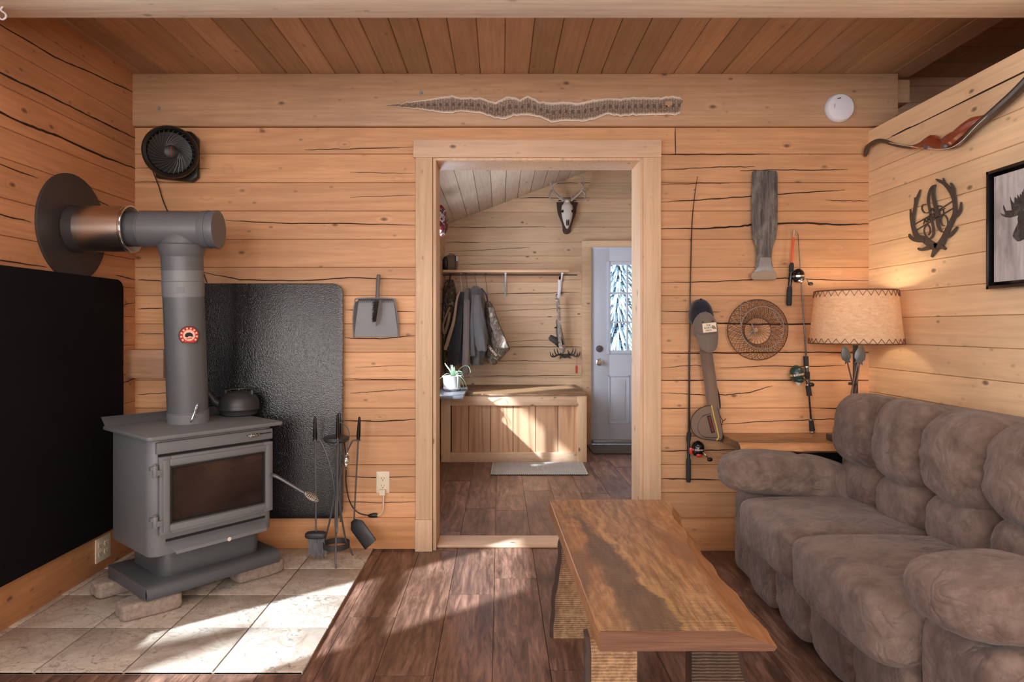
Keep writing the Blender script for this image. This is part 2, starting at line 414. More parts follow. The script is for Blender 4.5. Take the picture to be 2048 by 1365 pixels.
def mat_slab(name, along, bright=1.0):
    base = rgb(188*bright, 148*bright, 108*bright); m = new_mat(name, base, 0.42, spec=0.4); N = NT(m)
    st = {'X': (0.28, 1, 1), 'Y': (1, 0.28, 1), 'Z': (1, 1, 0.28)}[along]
    co = N.coords(st); raw = N.coords()
    w = N.noise(co, 4.0, 3, 0.5, 0.8)
    rings = N.math('ADD', N.math('MULTIPLY', N.math('SINE', N.math('MULTIPLY', w, 110.0)), 0.5), 0.5)
    fine = N.noise(N.coords((st[0]*0.4 if along == 'X' else 1, st[1]*0.4 if along == 'Y' else 1, 1)), 60, 5, 0.7)
    c = N.mix(N.math('MULTIPLY', rings, 0.4), base, rgb(140*bright, 98*bright, 68*bright))
    c = N.mix(N.math('MULTIPLY', N.ramp(fine, [(0.42, 0.0), (0.62, 1.0)]), 0.65), c, rgb(110*bright, 78*bright, 52*bright))
    stain = N.noise(co, 3.1, 4, 0.6, 0.3)
    c = N.mix(N.math('MULTIPLY', N.ramp(stain, [(0.50, 0.0), (0.58, 1.0)]), 0.8), c, rgb(92*bright, 80*bright, 72*bright))
    c = N.mix(N.math('MULTIPLY', N.ramp(N.noise(co, 2.2, 2, 0.5), [(0.46, 0.0), (0.62, 1.0)]), 0.5), c, rgb(196*bright, 130*bright, 84*bright))
    if along == 'Y':                  # the long dark heartwood stain down the table top
        sp = N.n('ShaderNodeSeparateXYZ'); N.l(raw, sp.inputs[0]); X_, Y_ = sp.outputs[0], sp.outputs[1]
        wob = N.math('MULTIPLY', N.math('ADD', N.noise(raw, 9, 4, 0.6), -0.5), 0.10)
        cx = N.math('ADD', N.math('MULTIPLY', Y_, -0.10), -0.100)
        dd = N.math('ABSOLUTE', N.math('ADD', N.math('SUBTRACT', X_, cx), wob))
        wid = N.math('ADD', N.math('MULTIPLY', Y_, -0.075), 0.036)
        q = N.math('SUBTRACT', wid, dd); mk = N.ramp(N.math('ADD', N.math('MULTIPLY', q, 24.0), 0.5), [(0.25, 0.0), (0.75, 1.0)])
        c = N.mix(N.math('MULTIPLY', mk, 0.72), c, rgb(84, 72, 64))
        m2 = N.math('SUBTRACT', 0.012, N.math('ABSOLUTE', N.math('ADD', N.math('SUBTRACT', X_, N.math('ADD', cx, 0.062)), wob)))
        c = N.mix(N.math('MULTIPLY', N.ramp(N.math('ADD', N.math('MULTIPLY', m2, 60.0), 0.3), [(0.3, 0.0), (0.8, 1.0)]), 0.45), c, rgb(222, 178, 112))
    # saw marks
    wv = N.n('ShaderNodeTexWave'); wv.bands_direction = {'Y': 'Y', 'X': 'X', 'Z': 'Z'}[along]; wv.inputs['Scale'].default_value = 40; wv.inputs['Distortion'].default_value = 1.6; wv.inputs['Detail'].default_value = 3
    N.l(raw, wv.inputs['Vector'])
    c = N.mix(N.math('MULTIPLY', N.math('MULTIPLY', wv.outputs['Fac'], N.ramp(fine, [(0.35, 0.0), (0.6, 1.0)])), 0.42 if along == 'Y' else 0.2), c, rgb(96, 64, 44))
    N.l(c, N.b.inputs['Base Color'])
    N.bump(N.math('ADD', N.math('ADD', fine, N.math('MULTIPLY', wv.outputs['Fac'], 0.5)), N.math('MULTIPLY', rings, 0.3)), 0.5, 0.004); return m
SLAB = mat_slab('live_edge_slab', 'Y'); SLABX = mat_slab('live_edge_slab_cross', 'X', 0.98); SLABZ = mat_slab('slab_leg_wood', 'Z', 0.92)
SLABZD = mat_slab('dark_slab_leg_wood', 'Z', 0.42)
EDGEW = wood('slab_edge_wood', rgb(172, 124, 84), 'Y', grain=1.0, knots=0.2, ring=0.5, bumps=0.5)
ENDG = wood('slab_end_grain', rgb(116, 78, 56), 'X', grain=1.0, knots=0.0, ring=0.6, bumps=0.8)
BARK = metal_paint('bark', rgb(70, 54, 46), 0.95, 0.4)

def mat_soot_refl():
    m = new_mat('soot_reflection_glass', rgb(60, 46, 40), 0.12, spec=0.7); N = NT(m); co = N.coords((1, 1, 1.6))
    a = N.noise(co, 2.6, 3, 0.5, 0.3); c = N.ramp(a, [(0.30, rgb(34, 27, 25)), (0.55, rgb(54, 41, 36)), (0.85, rgb(84, 62, 50))])  # soot stains plus dark firebox and brown log reflection painted into the opaque glass
    N.l(c, N.b.inputs['Base Color']); N.l(N.ramp(a, [(0.3, 0.08), (0.7, 0.35)]), N.b.inputs['Roughness']); return m
SOOT_REFL = mat_soot_refl()
def mat_shade():
    m = new_mat('parchment_shade', rgb(214, 178, 138), 0.8); N = NT(m); co = N.coords()
    a = N.noise(N.coords((1, 1, 2.5)), 34, 6, 0.7, 0.8)
    c = N.mix(N.ramp(a, [(0.35, 0.0), (0.65, 1.0)]), rgb(220, 186, 148), rgb(236, 212, 180)); N.l(c, N.b.inputs['Base Color'])
    N.b.inputs['Transmission Weight'].default_value = 0.0
    tr = N.n('ShaderNodeBsdfTranslucent'); N.l(c, tr.inputs[0]); ms = N.n('ShaderNodeMixShader'); ms.inputs[0].default_value = 0.35
    out = [q for q in N.t.nodes if q.type == 'OUTPUT_MATERIAL'][0]
    N.l(N.b.outputs[0], ms.inputs[1]); N.l(tr.outputs[0], ms.inputs[2]); N.l(ms.outputs[0], out.inputs[0]); return m
SHADE = mat_shade()
def mat_snake():
    m = new_mat('snake_skin', rgb(190, 170, 150), 0.6); N = NT(m)
    tc = N.n('ShaderNodeUVMap'); tc.uv_map = 'skin'
    mp = N.n('ShaderNodeMapping'); mp.inputs['Scale'].default_value = (110, 15, 1); N.l(tc.outputs[0], mp.inputs[0])
    v = N.n('ShaderNodeTexVoronoi'); v.voronoi_dimensions = '2D'; v.inputs['Scale'].default_value = 1.0; v.inputs['Randomness'].default_value = 0.5; N.l(mp.outputs[0], v.inputs['Vector'])
    sx = N.n('ShaderNodeSeparateXYZ'); N.l(tc.outputs[0], sx.inputs[0])
    mid = N.math('SUBTRACT', 1.0, N.math('MULTIPLY', N.math('ABSOLUTE', N.math('ADD', sx.outputs[1], -0.5)), 2.0))
    body = N.ramp(mid, [(0.10, 0.0), (0.36, 1.0)])
    sc = N.ramp(v.outputs['Distance'], [(0.22, 1.0), (0.42, 0.0)])
    base = N.mix(body, rgb(214, 196, 178), rgb(140, 118, 100))
    sp = N.math('MULTIPLY', N.math('GREATER_THAN', N.math('SINE', N.math('MULTIPLY', sx.outputs[0], 300.0)), 0.1), N.ramp(mid, [(0.72, 0.0), (0.86, 1.0)]))
    c = N.mix(N.math('MULTIPLY', N.math('MULTIPLY', sc, body), 0.85), base, rgb(70, 56, 48)); c = N.mix(N.math('MULTIPLY', sp, 0.75), c, rgb(62, 50, 44))
    N.l(c, N.b.inputs['Base Color']); return m
SNAKE = mat_snake()
def camo(name, cols, scale=9, st=(1, 1, 1)):
    m = new_mat(name, cols[0], 0.9); N = NT(m); co = N.coords(st)
    a = N.noise(co, scale, 4, 0.6, 1.2); c = N.ramp(a, [(0.36, cols[0]), (0.44, cols[1]), (0.52, cols[2]), (0.6, cols[3])])
    N.l(c, N.b.inputs['Base Color']); N.bump(N.noise(co, scale*5, 3), 0.4, 0.004); return m
CAMO = camo('brown_camouflage', [rgb(58, 50, 46), rgb(120, 106, 96), rgb(76, 66, 60), rgb(150, 138, 126)], 16, (1, 1, .6))
CAMO2 = camo('dark_camouflage', [rgb(22, 22, 24), rgb(96, 76, 58), rgb(36, 34, 34), rgb(146, 122, 100)], 14)
CAMO3 = camo('strap_camouflage', [rgb(74, 64, 60), rgb(170, 160, 150), rgb(110, 98, 92), rgb(200, 192, 184)], 30)
PLAID = camo('red_plaid', [rgb(24, 18, 22), rgb(150, 24, 40), rgb(34, 22, 28), rgb(196, 190, 196)], 22)
def mat_weather():
    m = new_mat('weathered_grey_wood', rgb(92, 88, 86), 0.85); N = NT(m)
    a = N.noise(N.coords((1, 1, 0.06)), 70, 5, 0.7); b = N.noise(N.coords((1, 1, 0.5)), 16, 5, 0.65)
    c = N.mix(N.ramp(a, [(0.35, 0.0), (0.68, 1.0)]), rgb(52, 49, 50), rgb(118, 112, 108)); c = N.mix(N.math('MULTIPLY', N.ramp(b, [(0.5, 0.0), (0.66, 1.0)]), 0.5), c, rgb(156, 152, 146))
    N.l(c, N.b.inputs['Base Color']); N.bump(a, 0.7, 0.006); return m
WEATHER = mat_weather()
TIN = metal_paint('aged_tin', rgb(150, 150, 152), 0.45, 0.2, 0.5)
OLDW = metal_paint('old_end_wood', rgb(150, 134, 116), 0.9, 0.3)
RUST = metal_paint('rusty_wire', rgb(92, 58, 42), 0.7, 0.4)
def mat_photo():
    m = new_mat('grey_woodgrain_print', rgb(190, 186, 184), 0.6); N = NT(m)
    a = N.noise(N.coords((1, 1, 0.12)), 30, 5, 0.7); b = N.noise(N.coords((1, 1, 0.35)), 8, 5, 0.6)
    c = N.mix(N.ramp(a, [(0.3, 0.0), (0.7, 1.0)]), rgb(150, 144, 144), rgb(206, 202, 200)); c = N.mix(N.math('MULTIPLY', N.ramp(b, [(0.52, 0.0), (0.68, 1.0)]), 0.6), c, rgb(110, 104, 104))
    N.l(c, N.b.inputs['Base Color']); return m
PRINT = mat_photo()
MOOSE = camo('moose_print_ink', [rgb(44, 40, 40), rgb(66, 60, 58), rgb(54, 48, 46), rgb(84, 76, 72)], 20)
BONE = metal_paint('skull_bone', rgb(206, 200, 196), 0.7, 0.12)
ANTLER = metal_paint('antler', rgb(176, 168, 160), 0.6, 0.3)
ANTD = metal_paint('antler_dark', rgb(86, 74, 66), 0.7, 0.3)
PLAQUE = metal_paint('dark_plaque', rgb(64, 44, 38), 0.5, 0.2)
CLAY = metal_paint('pale_glazed_pot', rgb(196, 192, 196), 0.35, 0.06)
LEAF = new_mat('pale_leaf', rgb(146, 176, 150), 0.5)
SOIL = new_mat('soil', rgb(70, 56, 46), 0.95)
SLATE = metal_paint('slate_shelf', rgb(98, 100, 106), 0.3, 0.2)
GREYH = fabric('grey_fleece', rgb(88, 86, 88), 0.25, 90, 0.1); GREYB = fabric('warm_grey_fleece', rgb(104, 94, 90), 0.25, 90, 0.1)
DARKJ = fabric('charcoal_nylon', rgb(50, 50, 54), 0.25, 90, 0.15); TANJ = fabric('tan_canvas', rgb(152, 126, 104), 0.25, 90, 0.1)
WOODPALE = wood('shelf_pine', rgb(214, 176, 144), 'X', grain=0.3, ring=0.15)
RUGM = fabric('woven_rug', rgb(176, 168, 158), 0.5, 120, 0.1)
DARKMAT = fabric('dark_doormat', rgb(62, 58, 58), 0.5, 150, 0.2)

# ================================================================== THE SETTING
WL, WR, WB = -1.92, 1.94, 3.42
CEIL = 2.496
rnd = random.Random(7)
def plank(mb, axis, a0, a1, face, back, b0, b1, c=0.003, tint=None):
    """a board: runs along axis from a0 to a1, visible at `face`, spans b0..b1 across (z, or x for a ceiling)"""
    s = 1 if back > face else -1
    g_ = .0007 if abs(back-face) > .04 else 0; c2 = min(.025, abs(back-face)*.6)
    prof = [(face, b0+c), (face+s*c, b0+g_), (face+s*c2, b0+g_), (face+s*c2, b0), (back, b0), (back, b1), (face+s*c2, b1), (face+s*c2, b1-g_), (face+s*c, b1-g_), (face, b1-c)]
    mb.tint = rnd.random() if tint is None else tint
    if axis == 'X': ring = lambda a: [Vector((a, f, b)) for f, b in prof]
    elif axis == 'Y': ring = lambda a: [Vector((f, a, b)) for f, b in prof]
    else: ring = lambda a: [Vector((b, a, f)) for f, b in prof]
    mb.loft([ring(a0), ring(a1)])
def zz(py, Y=WB): return EYE-(py-CY)/F*Y
def crack(mb, pts, w, Y=WB, side=None):
    """a drying crack: pts in photo pixels measured on the wall, w in pixels"""
    mb.mi = 1; r = random.Random(int(pts[0][0]*7+pts[0][1]))
    pp = []
    for i in range(len(pts)-1):
        for k in range(6):
            t = k/6; pp.append((pts[i][0]+(pts[i+1][0]-pts[i][0])*t, pts[i][1]+(pts[i+1][1]-pts[i][1])*t+r.uniform(-.7, .7)))
    pp.append(pts[-1])
    n = len(pp); ws = [w*.68*(0.3+0.7*min(1, 5*min(i, n-1-i)/n+0.15))*r.uniform(.8, 1.1) for i in range(n)]
    if side is None:
        f = lambda x, y, d: Vector(((x-CX)/F*Y, Y-0.0012-d, EYE-(y-CY)/F*Y))
        mb.stroke(pp, ws, f, 0.0004, sm=0)
    else:                              # side wall x = side: points are (Y metres, z metres), w metres
        s = 1 if side < 0 else -1
        f = lambda a, b, d: Vector((side+s*(0.0012+d), a, b))
        mb.stroke(pp, ws, f, 0.0004, sm=0)
    mb.mi = 0
def crack_side(mb, pts, w, X):
    mb.mi = 1; r = random.Random(int(pts[0][1]*1000)); pp = []
    for i in range(len(pts)-1):
        for k in range(8):
            t = k/8; pp.append((pts[i][0]+(pts[i+1][0]-pts[i][0])*t, pts[i][1]+(pts[i+1][1]-pts[i][1])*t+r.uniform(-.002, .002)))
    pp.append(pts[-1]); n = len(pp); ws = [w*(0.3+0.7*min(1, 4*min(i, n-1-i)/n+0.2))*r.uniform(.7, 1.2) for i in range(n)]
    s = 1 if X < 0 else -1
    mb.stroke(pp, ws, lambda a, b, d: Vector((X+s*(0.0012+d), a, b)), 0.0004, sm=0); mb.mi = 0

# ---- back wall with the doorway
OX0, OX1, OZ = -0.347, 0.745, 2.057
gy = [255, 308, 365, 422, 479, 535, 592, 648, 705, 761, 817, 873, 930, 986, 1036, 1100]
zs = [zz(p) for p in gy]; zs[-1] = 0
mb = MB()
for i in range(len(zs)-1):
    z1, z0 = zs[i], zs[i+1]
    if z0 >= OZ: plank(mb, 'X', WL-.2, .921, WB, WB+.17, z0, z1); plank(mb, 'X', .924, WR+.1, WB, WB+.17, z0, z1)
    elif z1 > OZ:
        plank(mb, 'X', WL-.2, OX0, WB, WB+.17, z0, z1); plank(mb, 'X', OX1, WR+.1, WB, WB+.17, z0, z1)
        plank(mb, 'X', OX0, OX1, WB, WB+.17, OZ, z1)
    else:
        plank(mb, 'X', WL-.2, OX0, WB, WB+.17, z0, z1); plank(mb, 'X', OX1, WR+.1, WB, WB+.17, z0, z1)
plank(mb, 'X', WL-.2, WR+.1, WB+.01, WB+.17, zs[0], CEIL+.02)
for pts, w in [
    ([(272, 336), (420, 338)], 2), ([(272, 363), (330, 364)], 1.5), ([(610, 300), (700, 298), (830, 294)], 2.4), ([(700, 345), (830, 347)], 1.6),
    ([(700, 395), (830, 391)], 1.6), ([(452, 441), (560, 447), (700, 447), (830, 451)], 3.0), ([(405, 545), (480, 560), (600, 562), (700, 556), (830, 559)], 3.0),
    ([(690, 620), (740, 622), (830, 624)], 2.6), ([(690, 676), (760, 678), (830, 672)], 3.0), ([(710, 735), (760, 733), (832, 732)], 1.2),
    ([(690, 758), (760, 759), (833, 759)], 2.0), ([(700, 787), (770, 782), (832, 779)], 1.8), ([(688, 842), (760, 843), (833, 839)], 3.4),
    ([(690, 953), (760, 956), (833, 954)], 2.4), ([(688, 1004), (760, 1006), (833, 1004)], 1.8),
    ([(275, 447), (285, 450)], 2), ([(276, 560), (330, 562)], 3), ([(276, 618), (330, 617)], 2.6), ([(275, 668), (333, 668)], 2.2), ([(276, 790), (338, 786)], 2),
    ([(1322, 340), (1390, 337), (1450, 334), (1510, 334)], 2.6), ([(1480, 342), (1560, 340), (1640, 341), (1695, 339)], 2.8),
    ([(1322, 369), (1400, 367), (1460, 367)], 2.2), ([(1322, 405), (1400, 400), (1500, 393), (1600, 386), (1690, 380)], 3.4),
    ([(1650, 401), (1700, 402), (1737, 402)], 2.0), ([(1322, 458), (1420, 457), (1480, 453), (1510, 449), (1600, 446), (1680, 450), (1737, 448)], 5.5),
    ([(1322, 566), (1420, 564), (1500, 560), (1570, 557), (1640, 560), (1737, 562)], 2.8), ([(1322, 623), (1400, 624), (1440, 624)], 2.2),
    ([(1430, 646), (1500, 649), (1600, 649), (1737, 649)], 4.6), ([(1322, 707), (1480, 706), (1620, 705), (1737, 706)], 3.2),
    ([(1322, 736), (1390, 731), (1410, 733)], 2), ([(1440, 737), (1540, 732), (1600, 734), (1690, 731)], 2.2), ([(1322, 762), (1500, 761), (1737, 762)], 3.2),
    ([(1322, 786), (1400, 790), (1450, 790), (1500, 785), (1545, 772)], 2.6), ([(1440, 849), (1540, 843), (1640, 839), (1700, 838)], 2.2),
    ([(1322, 903), (1400, 901), (1470, 900)], 3.4), ([(1322, 958), (1360, 958), (1450, 961)], 3.6), ([(1350, 258), (1351, 310)], 3),
    ([(1322, 310), (1420, 309), (1540, 309)], 2.6), ([(1640, 818), (1737, 818)], 2.0), ([(1322, 818), (1375, 818)], 2.0)]:
    crack(mb, pts, w)
struct('wall_back', mb, [PINE_W, CRACK])

# ---- left wall with the window that lets the sun in (behind the photographer's left shoulder)
WY0, WY1, WZ0, WZ1 = 1.326, 2.0, 0.56, 1.93
def vw(y): return y
zl = [EYE-(p-CY)/380.0 for p in [110, 150, 187, 242, 300, 361, 406, 465, 520, 577, 634, 690, 747, 803, 860, 916, 973, 1036, 1100]]
zl[0] = CEIL+.12; zl[-1] = 0
mb = MB()
_plank = plank
def plank(mb, axis, a0, a1, face, back, b0, b1, c=0.003, tint=None):
    if axis == 'Y' and a0 == -2.3 and b1 > .92 and b0 < 1.95 and face == WL:
        t_ = rnd.random() if tint is None else tint
        _plank(mb, axis, a0, -1.2, face, back, b0, b1, c, t_); _plank(mb, axis, .5, a1, face, back, b0, b1, c, t_)
        if b0 < .92: _plank(mb, axis, -1.2, .5, face, back, b0, .92, c, t_)
        if b1 > 1.95: _plank(mb, axis, -1.2, .5, face, back, 1.95, b1, c, t_)
    else: _plank(mb, axis, a0, a1, face, back, b0, b1, c, tint)
for i in range(len(zl)-1):
    z1, z0 = zl[i], zl[i+1]
    if z0 >= WZ1+.17 or z1 <= WZ0: plank(mb, 'Y', -2.3, WB+.05, WL, WL-.17, z0, z1); continue
    t = rnd.random()
    plank(mb, 'Y', -2.3, WY0-.16, WL, WL-.17, z0, z1, tint=t); plank(mb, 'Y', WY1, WB+.05, WL, WL-.17, z0, z1, tint=t)
    if z1 > WZ1+.17: plank(mb, 'Y', WY0-.16, WY1, WL, WL-.17, WZ1+.17, z1, tint=t)
    if z0 < WZ0: plank(mb, 'Y', WY0-.16, WY1, WL, WL-.17, z0, WZ0, tint=t)
for pts, w in [([(2.2, 2.15), (2.6, 2.150), (2.9, 2.158), (3.2, 2.16), (3.42, 2.167)], .008), ([(2.2, 2.015), (2.6, 1.990), (2.8, 2.0), (3.1, 1.995), (3.42, 2.005)], .010),
               ([(2.4, 2.33), (2.8, 2.335), (3.1, 2.37), (3.4, 2.40)], .006), ([(2.3, 1.80), (2.7, 1.79)], .004), ([(2.9, 1.77), (3.1, 1.775), (3.42, 1.745)], .004),
               ([(2.3, 1.61), (2.66, 1.60)], .005), ([(2.3, 1.43), (2.75, 1.425)], .005), ([(3.25, 1.43), (3.42, 1.42)], .005), ([(3.26, 1.28), (3.42, 1.30)], .004),
               ([(3.26, .88), (3.42, .9)], .004)]:
    crack_side(mb, pts, w, WL)
struct('wall_left', mb, [PINE_WY, CRACK])
# window in it: frame, sashes and glass; the meeting rail splits the sunlight in two
wf = MB(); fr = .045
wf.box(WL-.005, WL+.02, WY0-.22, WY0, WZ0-.08, WZ1+.22); wf.box(WL-.16, WL+.02, WY1, WY1+.08, WZ0-.08, WZ1+.08)
wf.box(WL-.005, WL+.02, WY0, WY1+.08, WZ1, WZ1+.22); wf.box(WL-.16, WL+.03, WY0, WY1, WZ0-.05, WZ0)
zr = (0.75*1.72+0.75*1.854)/2
wf.box(WL-.01, WL+.02, WY0, WY1, zr-.045, zr+.045)
o = struct('window_1', wf, PINE_T)
def glass_mat():
    m = new_mat('window_glass', (1, 1, 1, 1), 0.0); N = NT(m)
    tr = N.n('ShaderNodeBsdfTransparent'); gl = N.n('ShaderNodeBsdfGlossy'); gl.inputs[1].default_value = 0.02
    ms = N.n('ShaderNodeMixShader'); ms.inputs[0].default_value = 0.05; N.l(tr.outputs[0], ms.inputs[1]); N.l(gl.outputs[0], ms.inputs[2])
    out = [q for q in N.t.nodes if q.type == 'OUTPUT_MATERIAL'][0]; N.l(ms.outputs[0], out.inputs[0]); return m
GLASS = glass_mat()
g = MB(); g.box(WL-.10, WL-.095, WY0-.15, WY1, WZ0, WZ1+.16); g.build('pane', GLASS, o, world=True)

# second window further back in the same wall
L5 = (-1.2, .5, .92, 1.95)
wf = MB()
for q in ((L5[0]-.08, L5[0], L5[2]-.08, L5[3]+.08), (L5[1], L5[1]+.08, L5[2]-.08, L5[3]+.08), (L5[0], L5[1], L5[3], L5[3]+.08), (L5[0], L5[1], L5[2]-.08, L5[2])): wf.box(WL-.16, WL+.02, q[0], q[1], q[2], q[3])
o = struct('window_5', wf, PINE_T); g = MB(); g.box(WL-.10, WL-.095, L5[0], L5[1], L5[2], L5[3]); g.build('pane', GLASS, o)
# ---- rear wall behind the camera with two windows
mb = MB(); RY = -2.2
for i in range(17):
    z0, z1 = i*.16, (i+1)*.16; t = rnd.random()
    if z1 <= .64 or z0 >= 2.24: plank(mb, 'X', WL-.2, 3.7, RY, RY-.17, z0, z1, tint=t)
    else:
        for a, b in ((WL-.2, -1.55), (-.35, .35), (1.55, 3.7)): plank(mb, 'X', a, b, RY, RY-.17, z0, z1, tint=t)
struct('wall_rear', mb, PINE_W)
for i, (a, b) in enumerate(((-1.55, -.35), (.35, 1.55))):
    wf = MB()
    for q in ((a, a+.06, .64, 2.24), (b-.06, b, .64, 2.24), (a, b, .64, .70), (a, b, 2.18, 2.24)): wf.box(q[0], q[1], RY-.15, RY+.01, q[2], q[3])
    o = struct('window_%d' % (i+2), wf, PINE_T)
    g = MB(); g.box(a, b, RY-.08, RY-.075, .64, 2.24); g.build('pane', GLASS, o)

# ---- right partition of smooth pale planks
zp = [2.204, 2.115]
while zp[-1] > 0.05: zp.append(max(0, zp[-1]-.1283))
zp[-1] = 0
mb = MB()
for i in range(len(zp)-1):
    plank(mb, 'Y', RY, WB, WR, WR+.10, zp[i+1], zp[i], 0.0035 if i else .0015)
crack_side(mb, [(1.4, 2.118), (3.0, 2.115), (3.22, 2.1165)], .006, WR)
struct('wall_right', mb, [PINE_R, CRACK])
# stair well beyond the partition
mb = MB()
zb = [0, .3, .6, .9, 1.2, 1.5, 1.8, 2.1, 2.36, 2.52, 2.62, 2.72, 2.85, 3.0, 3.17, 3.35, 3.55]
for i in range(len(zb)-1):
    plank(mb, 'X', WR+.1, 4.0, 3.9, 4.0, zb[i], zb[i+1], .003)
struct('wall_stairwell', mb, ENTRY_W)
mb = MB()
for i in range(7):
    y0_ = 2.40+.214*i; mb.tint = rnd.random(); mb.box(2.19, 4.0, y0_+.003, y0_+.211, 2.67, 2.72)
mb.tint = .5; mb.box(2.19, 4.0, 2.4, 3.9, 2.70, 2.74)
struct('ceiling_stairwell', mb, PINE_C)
mb = MB()
for i in range(18): plank(mb, 'Y', RY-.1, 3.9, 3.75, 3.85, i*.2, (i+1)*.2, .003)
struct('wall_far_right', mb, PINE_WY)

# ---- ceiling boards
mb = MB(); x = 2.171; k = 0
while x > WL-.1:
    plank(mb, 'Z', 2.25, WB+.03, CEIL, CEIL+.05, x-.1263, x, .005); x -= .1263
struct('ceiling', mb, PINE_C)
mb = MB(); x = 4.0
while x > WL-.3:
    plank(mb, 'Z', RY-.2, 4.0, 3.98, 4.05, x-.14, x, .005); x -= .14
mb.box(-2.1, 0, RY-.2, RY, 2.7, 4.0)
struct('ceiling_upper', mb, PINE_C)
mb = MB()
for i in range(9): plank(mb, 'X', WL-.2, 4.0, RY, RY-.17, 2.72+i*.16, 2.72+(i+1)*.16)
for i in range(9): plank(mb, 'Y', RY-.1, 4.0, WL, WL-.17, CEIL+.12+i*.165, CEIL+.12+(i+1)*.165)
struct('wall_upper', mb, PINE_W)

# ---- header on the back wall, front cross beam
mb = MB(); mb.tint = .3
mb.box(WL, 2.079, 3.393, WB+.01, zz(255), CEIL)
o = struct('trim_1', mb, PINE_H, bevel=.004)
mb = MB(); mb.tint = .62; mb.box(2.079, 2.17, 3.44, 3.55, 2.36, 2.482); struct('trim_2', mb, PINE_H, bevel=.004)
mb = MB(); mb.tint = .6; mb.box(WL, 3.7, 2.19, 2.385, 2.305, 2.56)
struct('trim_3', mb, PINE_B, bevel=.003)

# ---- door casing, jambs, threshold, baseboards
mb = MB(); mb.tint = .4; mb.box(-.441, -.353, 3.395, 3.42, .165, OZ); mb.box(-.443, -.353, 3.385, 3.42, 0, .165)
struct('trim_4', mb, PINE_T, bevel=.002)
mb = MB(); mb.tint = .7; mb.box(.748, .842, 3.395, 3.42, 0, OZ); struct('trim_5', mb, PINE_T, bevel=.002)
mb = MB(); mb.tint = .5; mb.box(-.453, .842, 3.39, 3.42, OZ, 2.149); struct('trim_6', mb, PINE_TX, bevel=.002)
mb = MB(); mb.tint = .2; mb.box(OX0-.004, OX0+.012, 3.405, 3.62, 0, OZ); mb.tint = .9; mb.box(OX1-.012, OX1+.004, 3.405, 3.62, 0, OZ)
mb.box(OX0+.012, OX1-.012, 3.405, 3.62, OZ-.012, OZ+.004); struct('trim_7', mb, PINE_T, bevel=.001)
mb = MB(); mb.tint = .45; mb.box(OX0+.012, OX1-.012, 3.44, 3.60, 0.0, .018); struct('trim_8', mb, PINE_TX, bevel=.006)
mb = MB(); mb.tint = .3; mb.box(WL+.022, -.443, 3.397, 3.42, .012, .172); struct('baseboard_back', mb, BASEB, bevel=.003)
mb = MB(); mb.tint = .8; mb.box(.842, WR, 3.397, 3.42, 0, .166); struct('baseboard_back_right', mb, BASEB, bevel=.003)
mb = MB(); mb.tint = .55; mb.box(WL, WL+.022, RY, 3.42, .0, .182); struct('baseboard_left', mb, BASEBY, bevel=.003)

# ---- plank floor of both rooms (boards run away from the camera)
mb = MB(); r = random.Random(11)
def floor_area(x0, x1, y0, y1, ph=0.0):
    x = -.42-.197*20
    while x < x1:
        a, b = max(x, x0), min(x+.197, x1)
        if b-a > .002:
            y = y0-r.random()*1.2
            while y < y1:
                c, d = max(y, y0), min(y+1.22, y1)
                if d-c > .01:
                    mb.tint = r.random(); e = .0022
                    mb.box(a+e/2, b-e/2, c+e, d-e, -.02, 0)
                y += 1.22
        x += .197
floor_area(-2.1, 4.0, RY-.1, 3.52)
floor_area(-.75, 3.0, 3.52, 6.7)
mb.mi = 1; mb.tint = .5; mb.box(-2.3, 4.1, RY-.2, 7, -.06, -.018); mb.mi = 0
struct('floor', mb, [FLOORM, new_mat('floor_seam', rgb(150, 128, 112), .8)])

# ---- hearth of stone tiles
mb = MB(); mb.mi = 1; mb.box(WL+.0, -.666, 2.186, 3.42, .0005, .009); mb.mi = 0
xs = [-1.97, -1.868, -1.567, -1.266, -.965, -.664]; ys = [2.186, 2.506, 2.811, 3.115, 3.42]
for i in range(5):
    for j in range(4):
        mb.tint = r.random(); g = .003
        a = max(xs[i], WL)+(g if i else 0)
        mb.box(a, xs[i+1]-(g if i < 4 else 0), ys[j]+(g if j else 0), ys[j+1]-(g if j < 3 else 0), .001, .012)
struct('floor_hearth', mb, [TILE, GROUT], bevel=.0015, label='travertine tile hearth')

# ================================================================== MUD ROOM SHELL
EY = 6.5; EL = -.55; ER = 1.95
def eceil(x): return 2.195+(x-EL)*.375
mb = MB(); z = 0; gl = [1.17-(p-655)/200 for p in (960, 925, 895, 868, 840, 812, 784, 756, 728, 695, 668, 634, 610, 588, 560, 543, 512, 485, 455, 425, 397, 366, 330, 300, 270, 240)]
gl[0] = 0
for i in range(len(gl)-1):
    z0, z1 = gl[i], gl[i+1]
    if z1 <= z0: continue
    for (a, b) in (((EL-.1, .87), (1.80, ER+.1)) if z0 < 1.94 else ((EL-.1, ER+.1),)):
        plank(mb, 'X', a, b, EY, EY+.15, z0, z1, .002)
for pts, w in [([(990, 368), (1100, 366), (1180, 366)], 2), ([(1040, 396), (1180, 396)], 2.2), ([(893, 455), (1000, 455), (1090, 453)], 1.6), ([(893, 485), (960, 485)], 1.6),
               ([(893, 504), (1010, 498), (1060, 495)], 1.4), ([(900, 530), (1000, 528), (1080, 527)], 1.2), ([(980, 588), (1090, 586), (1162, 585)], 1.8),
               ([(975, 624), (1050, 620), (1162, 616)], 1.2), ([(1000, 684), (1060, 682), (1150, 678)], 1.2), ([(1010, 694), (1100, 694), (1160, 694)], 1.6), ([(960, 723), (1050, 722), (1120, 723)], 1.4),
               ([(945, 753), (1050, 752), (1162, 752)], 1.8), ([(1095, 634), (1104, 634)], 2.4)]:
    crack(mb, pts, w, EY)
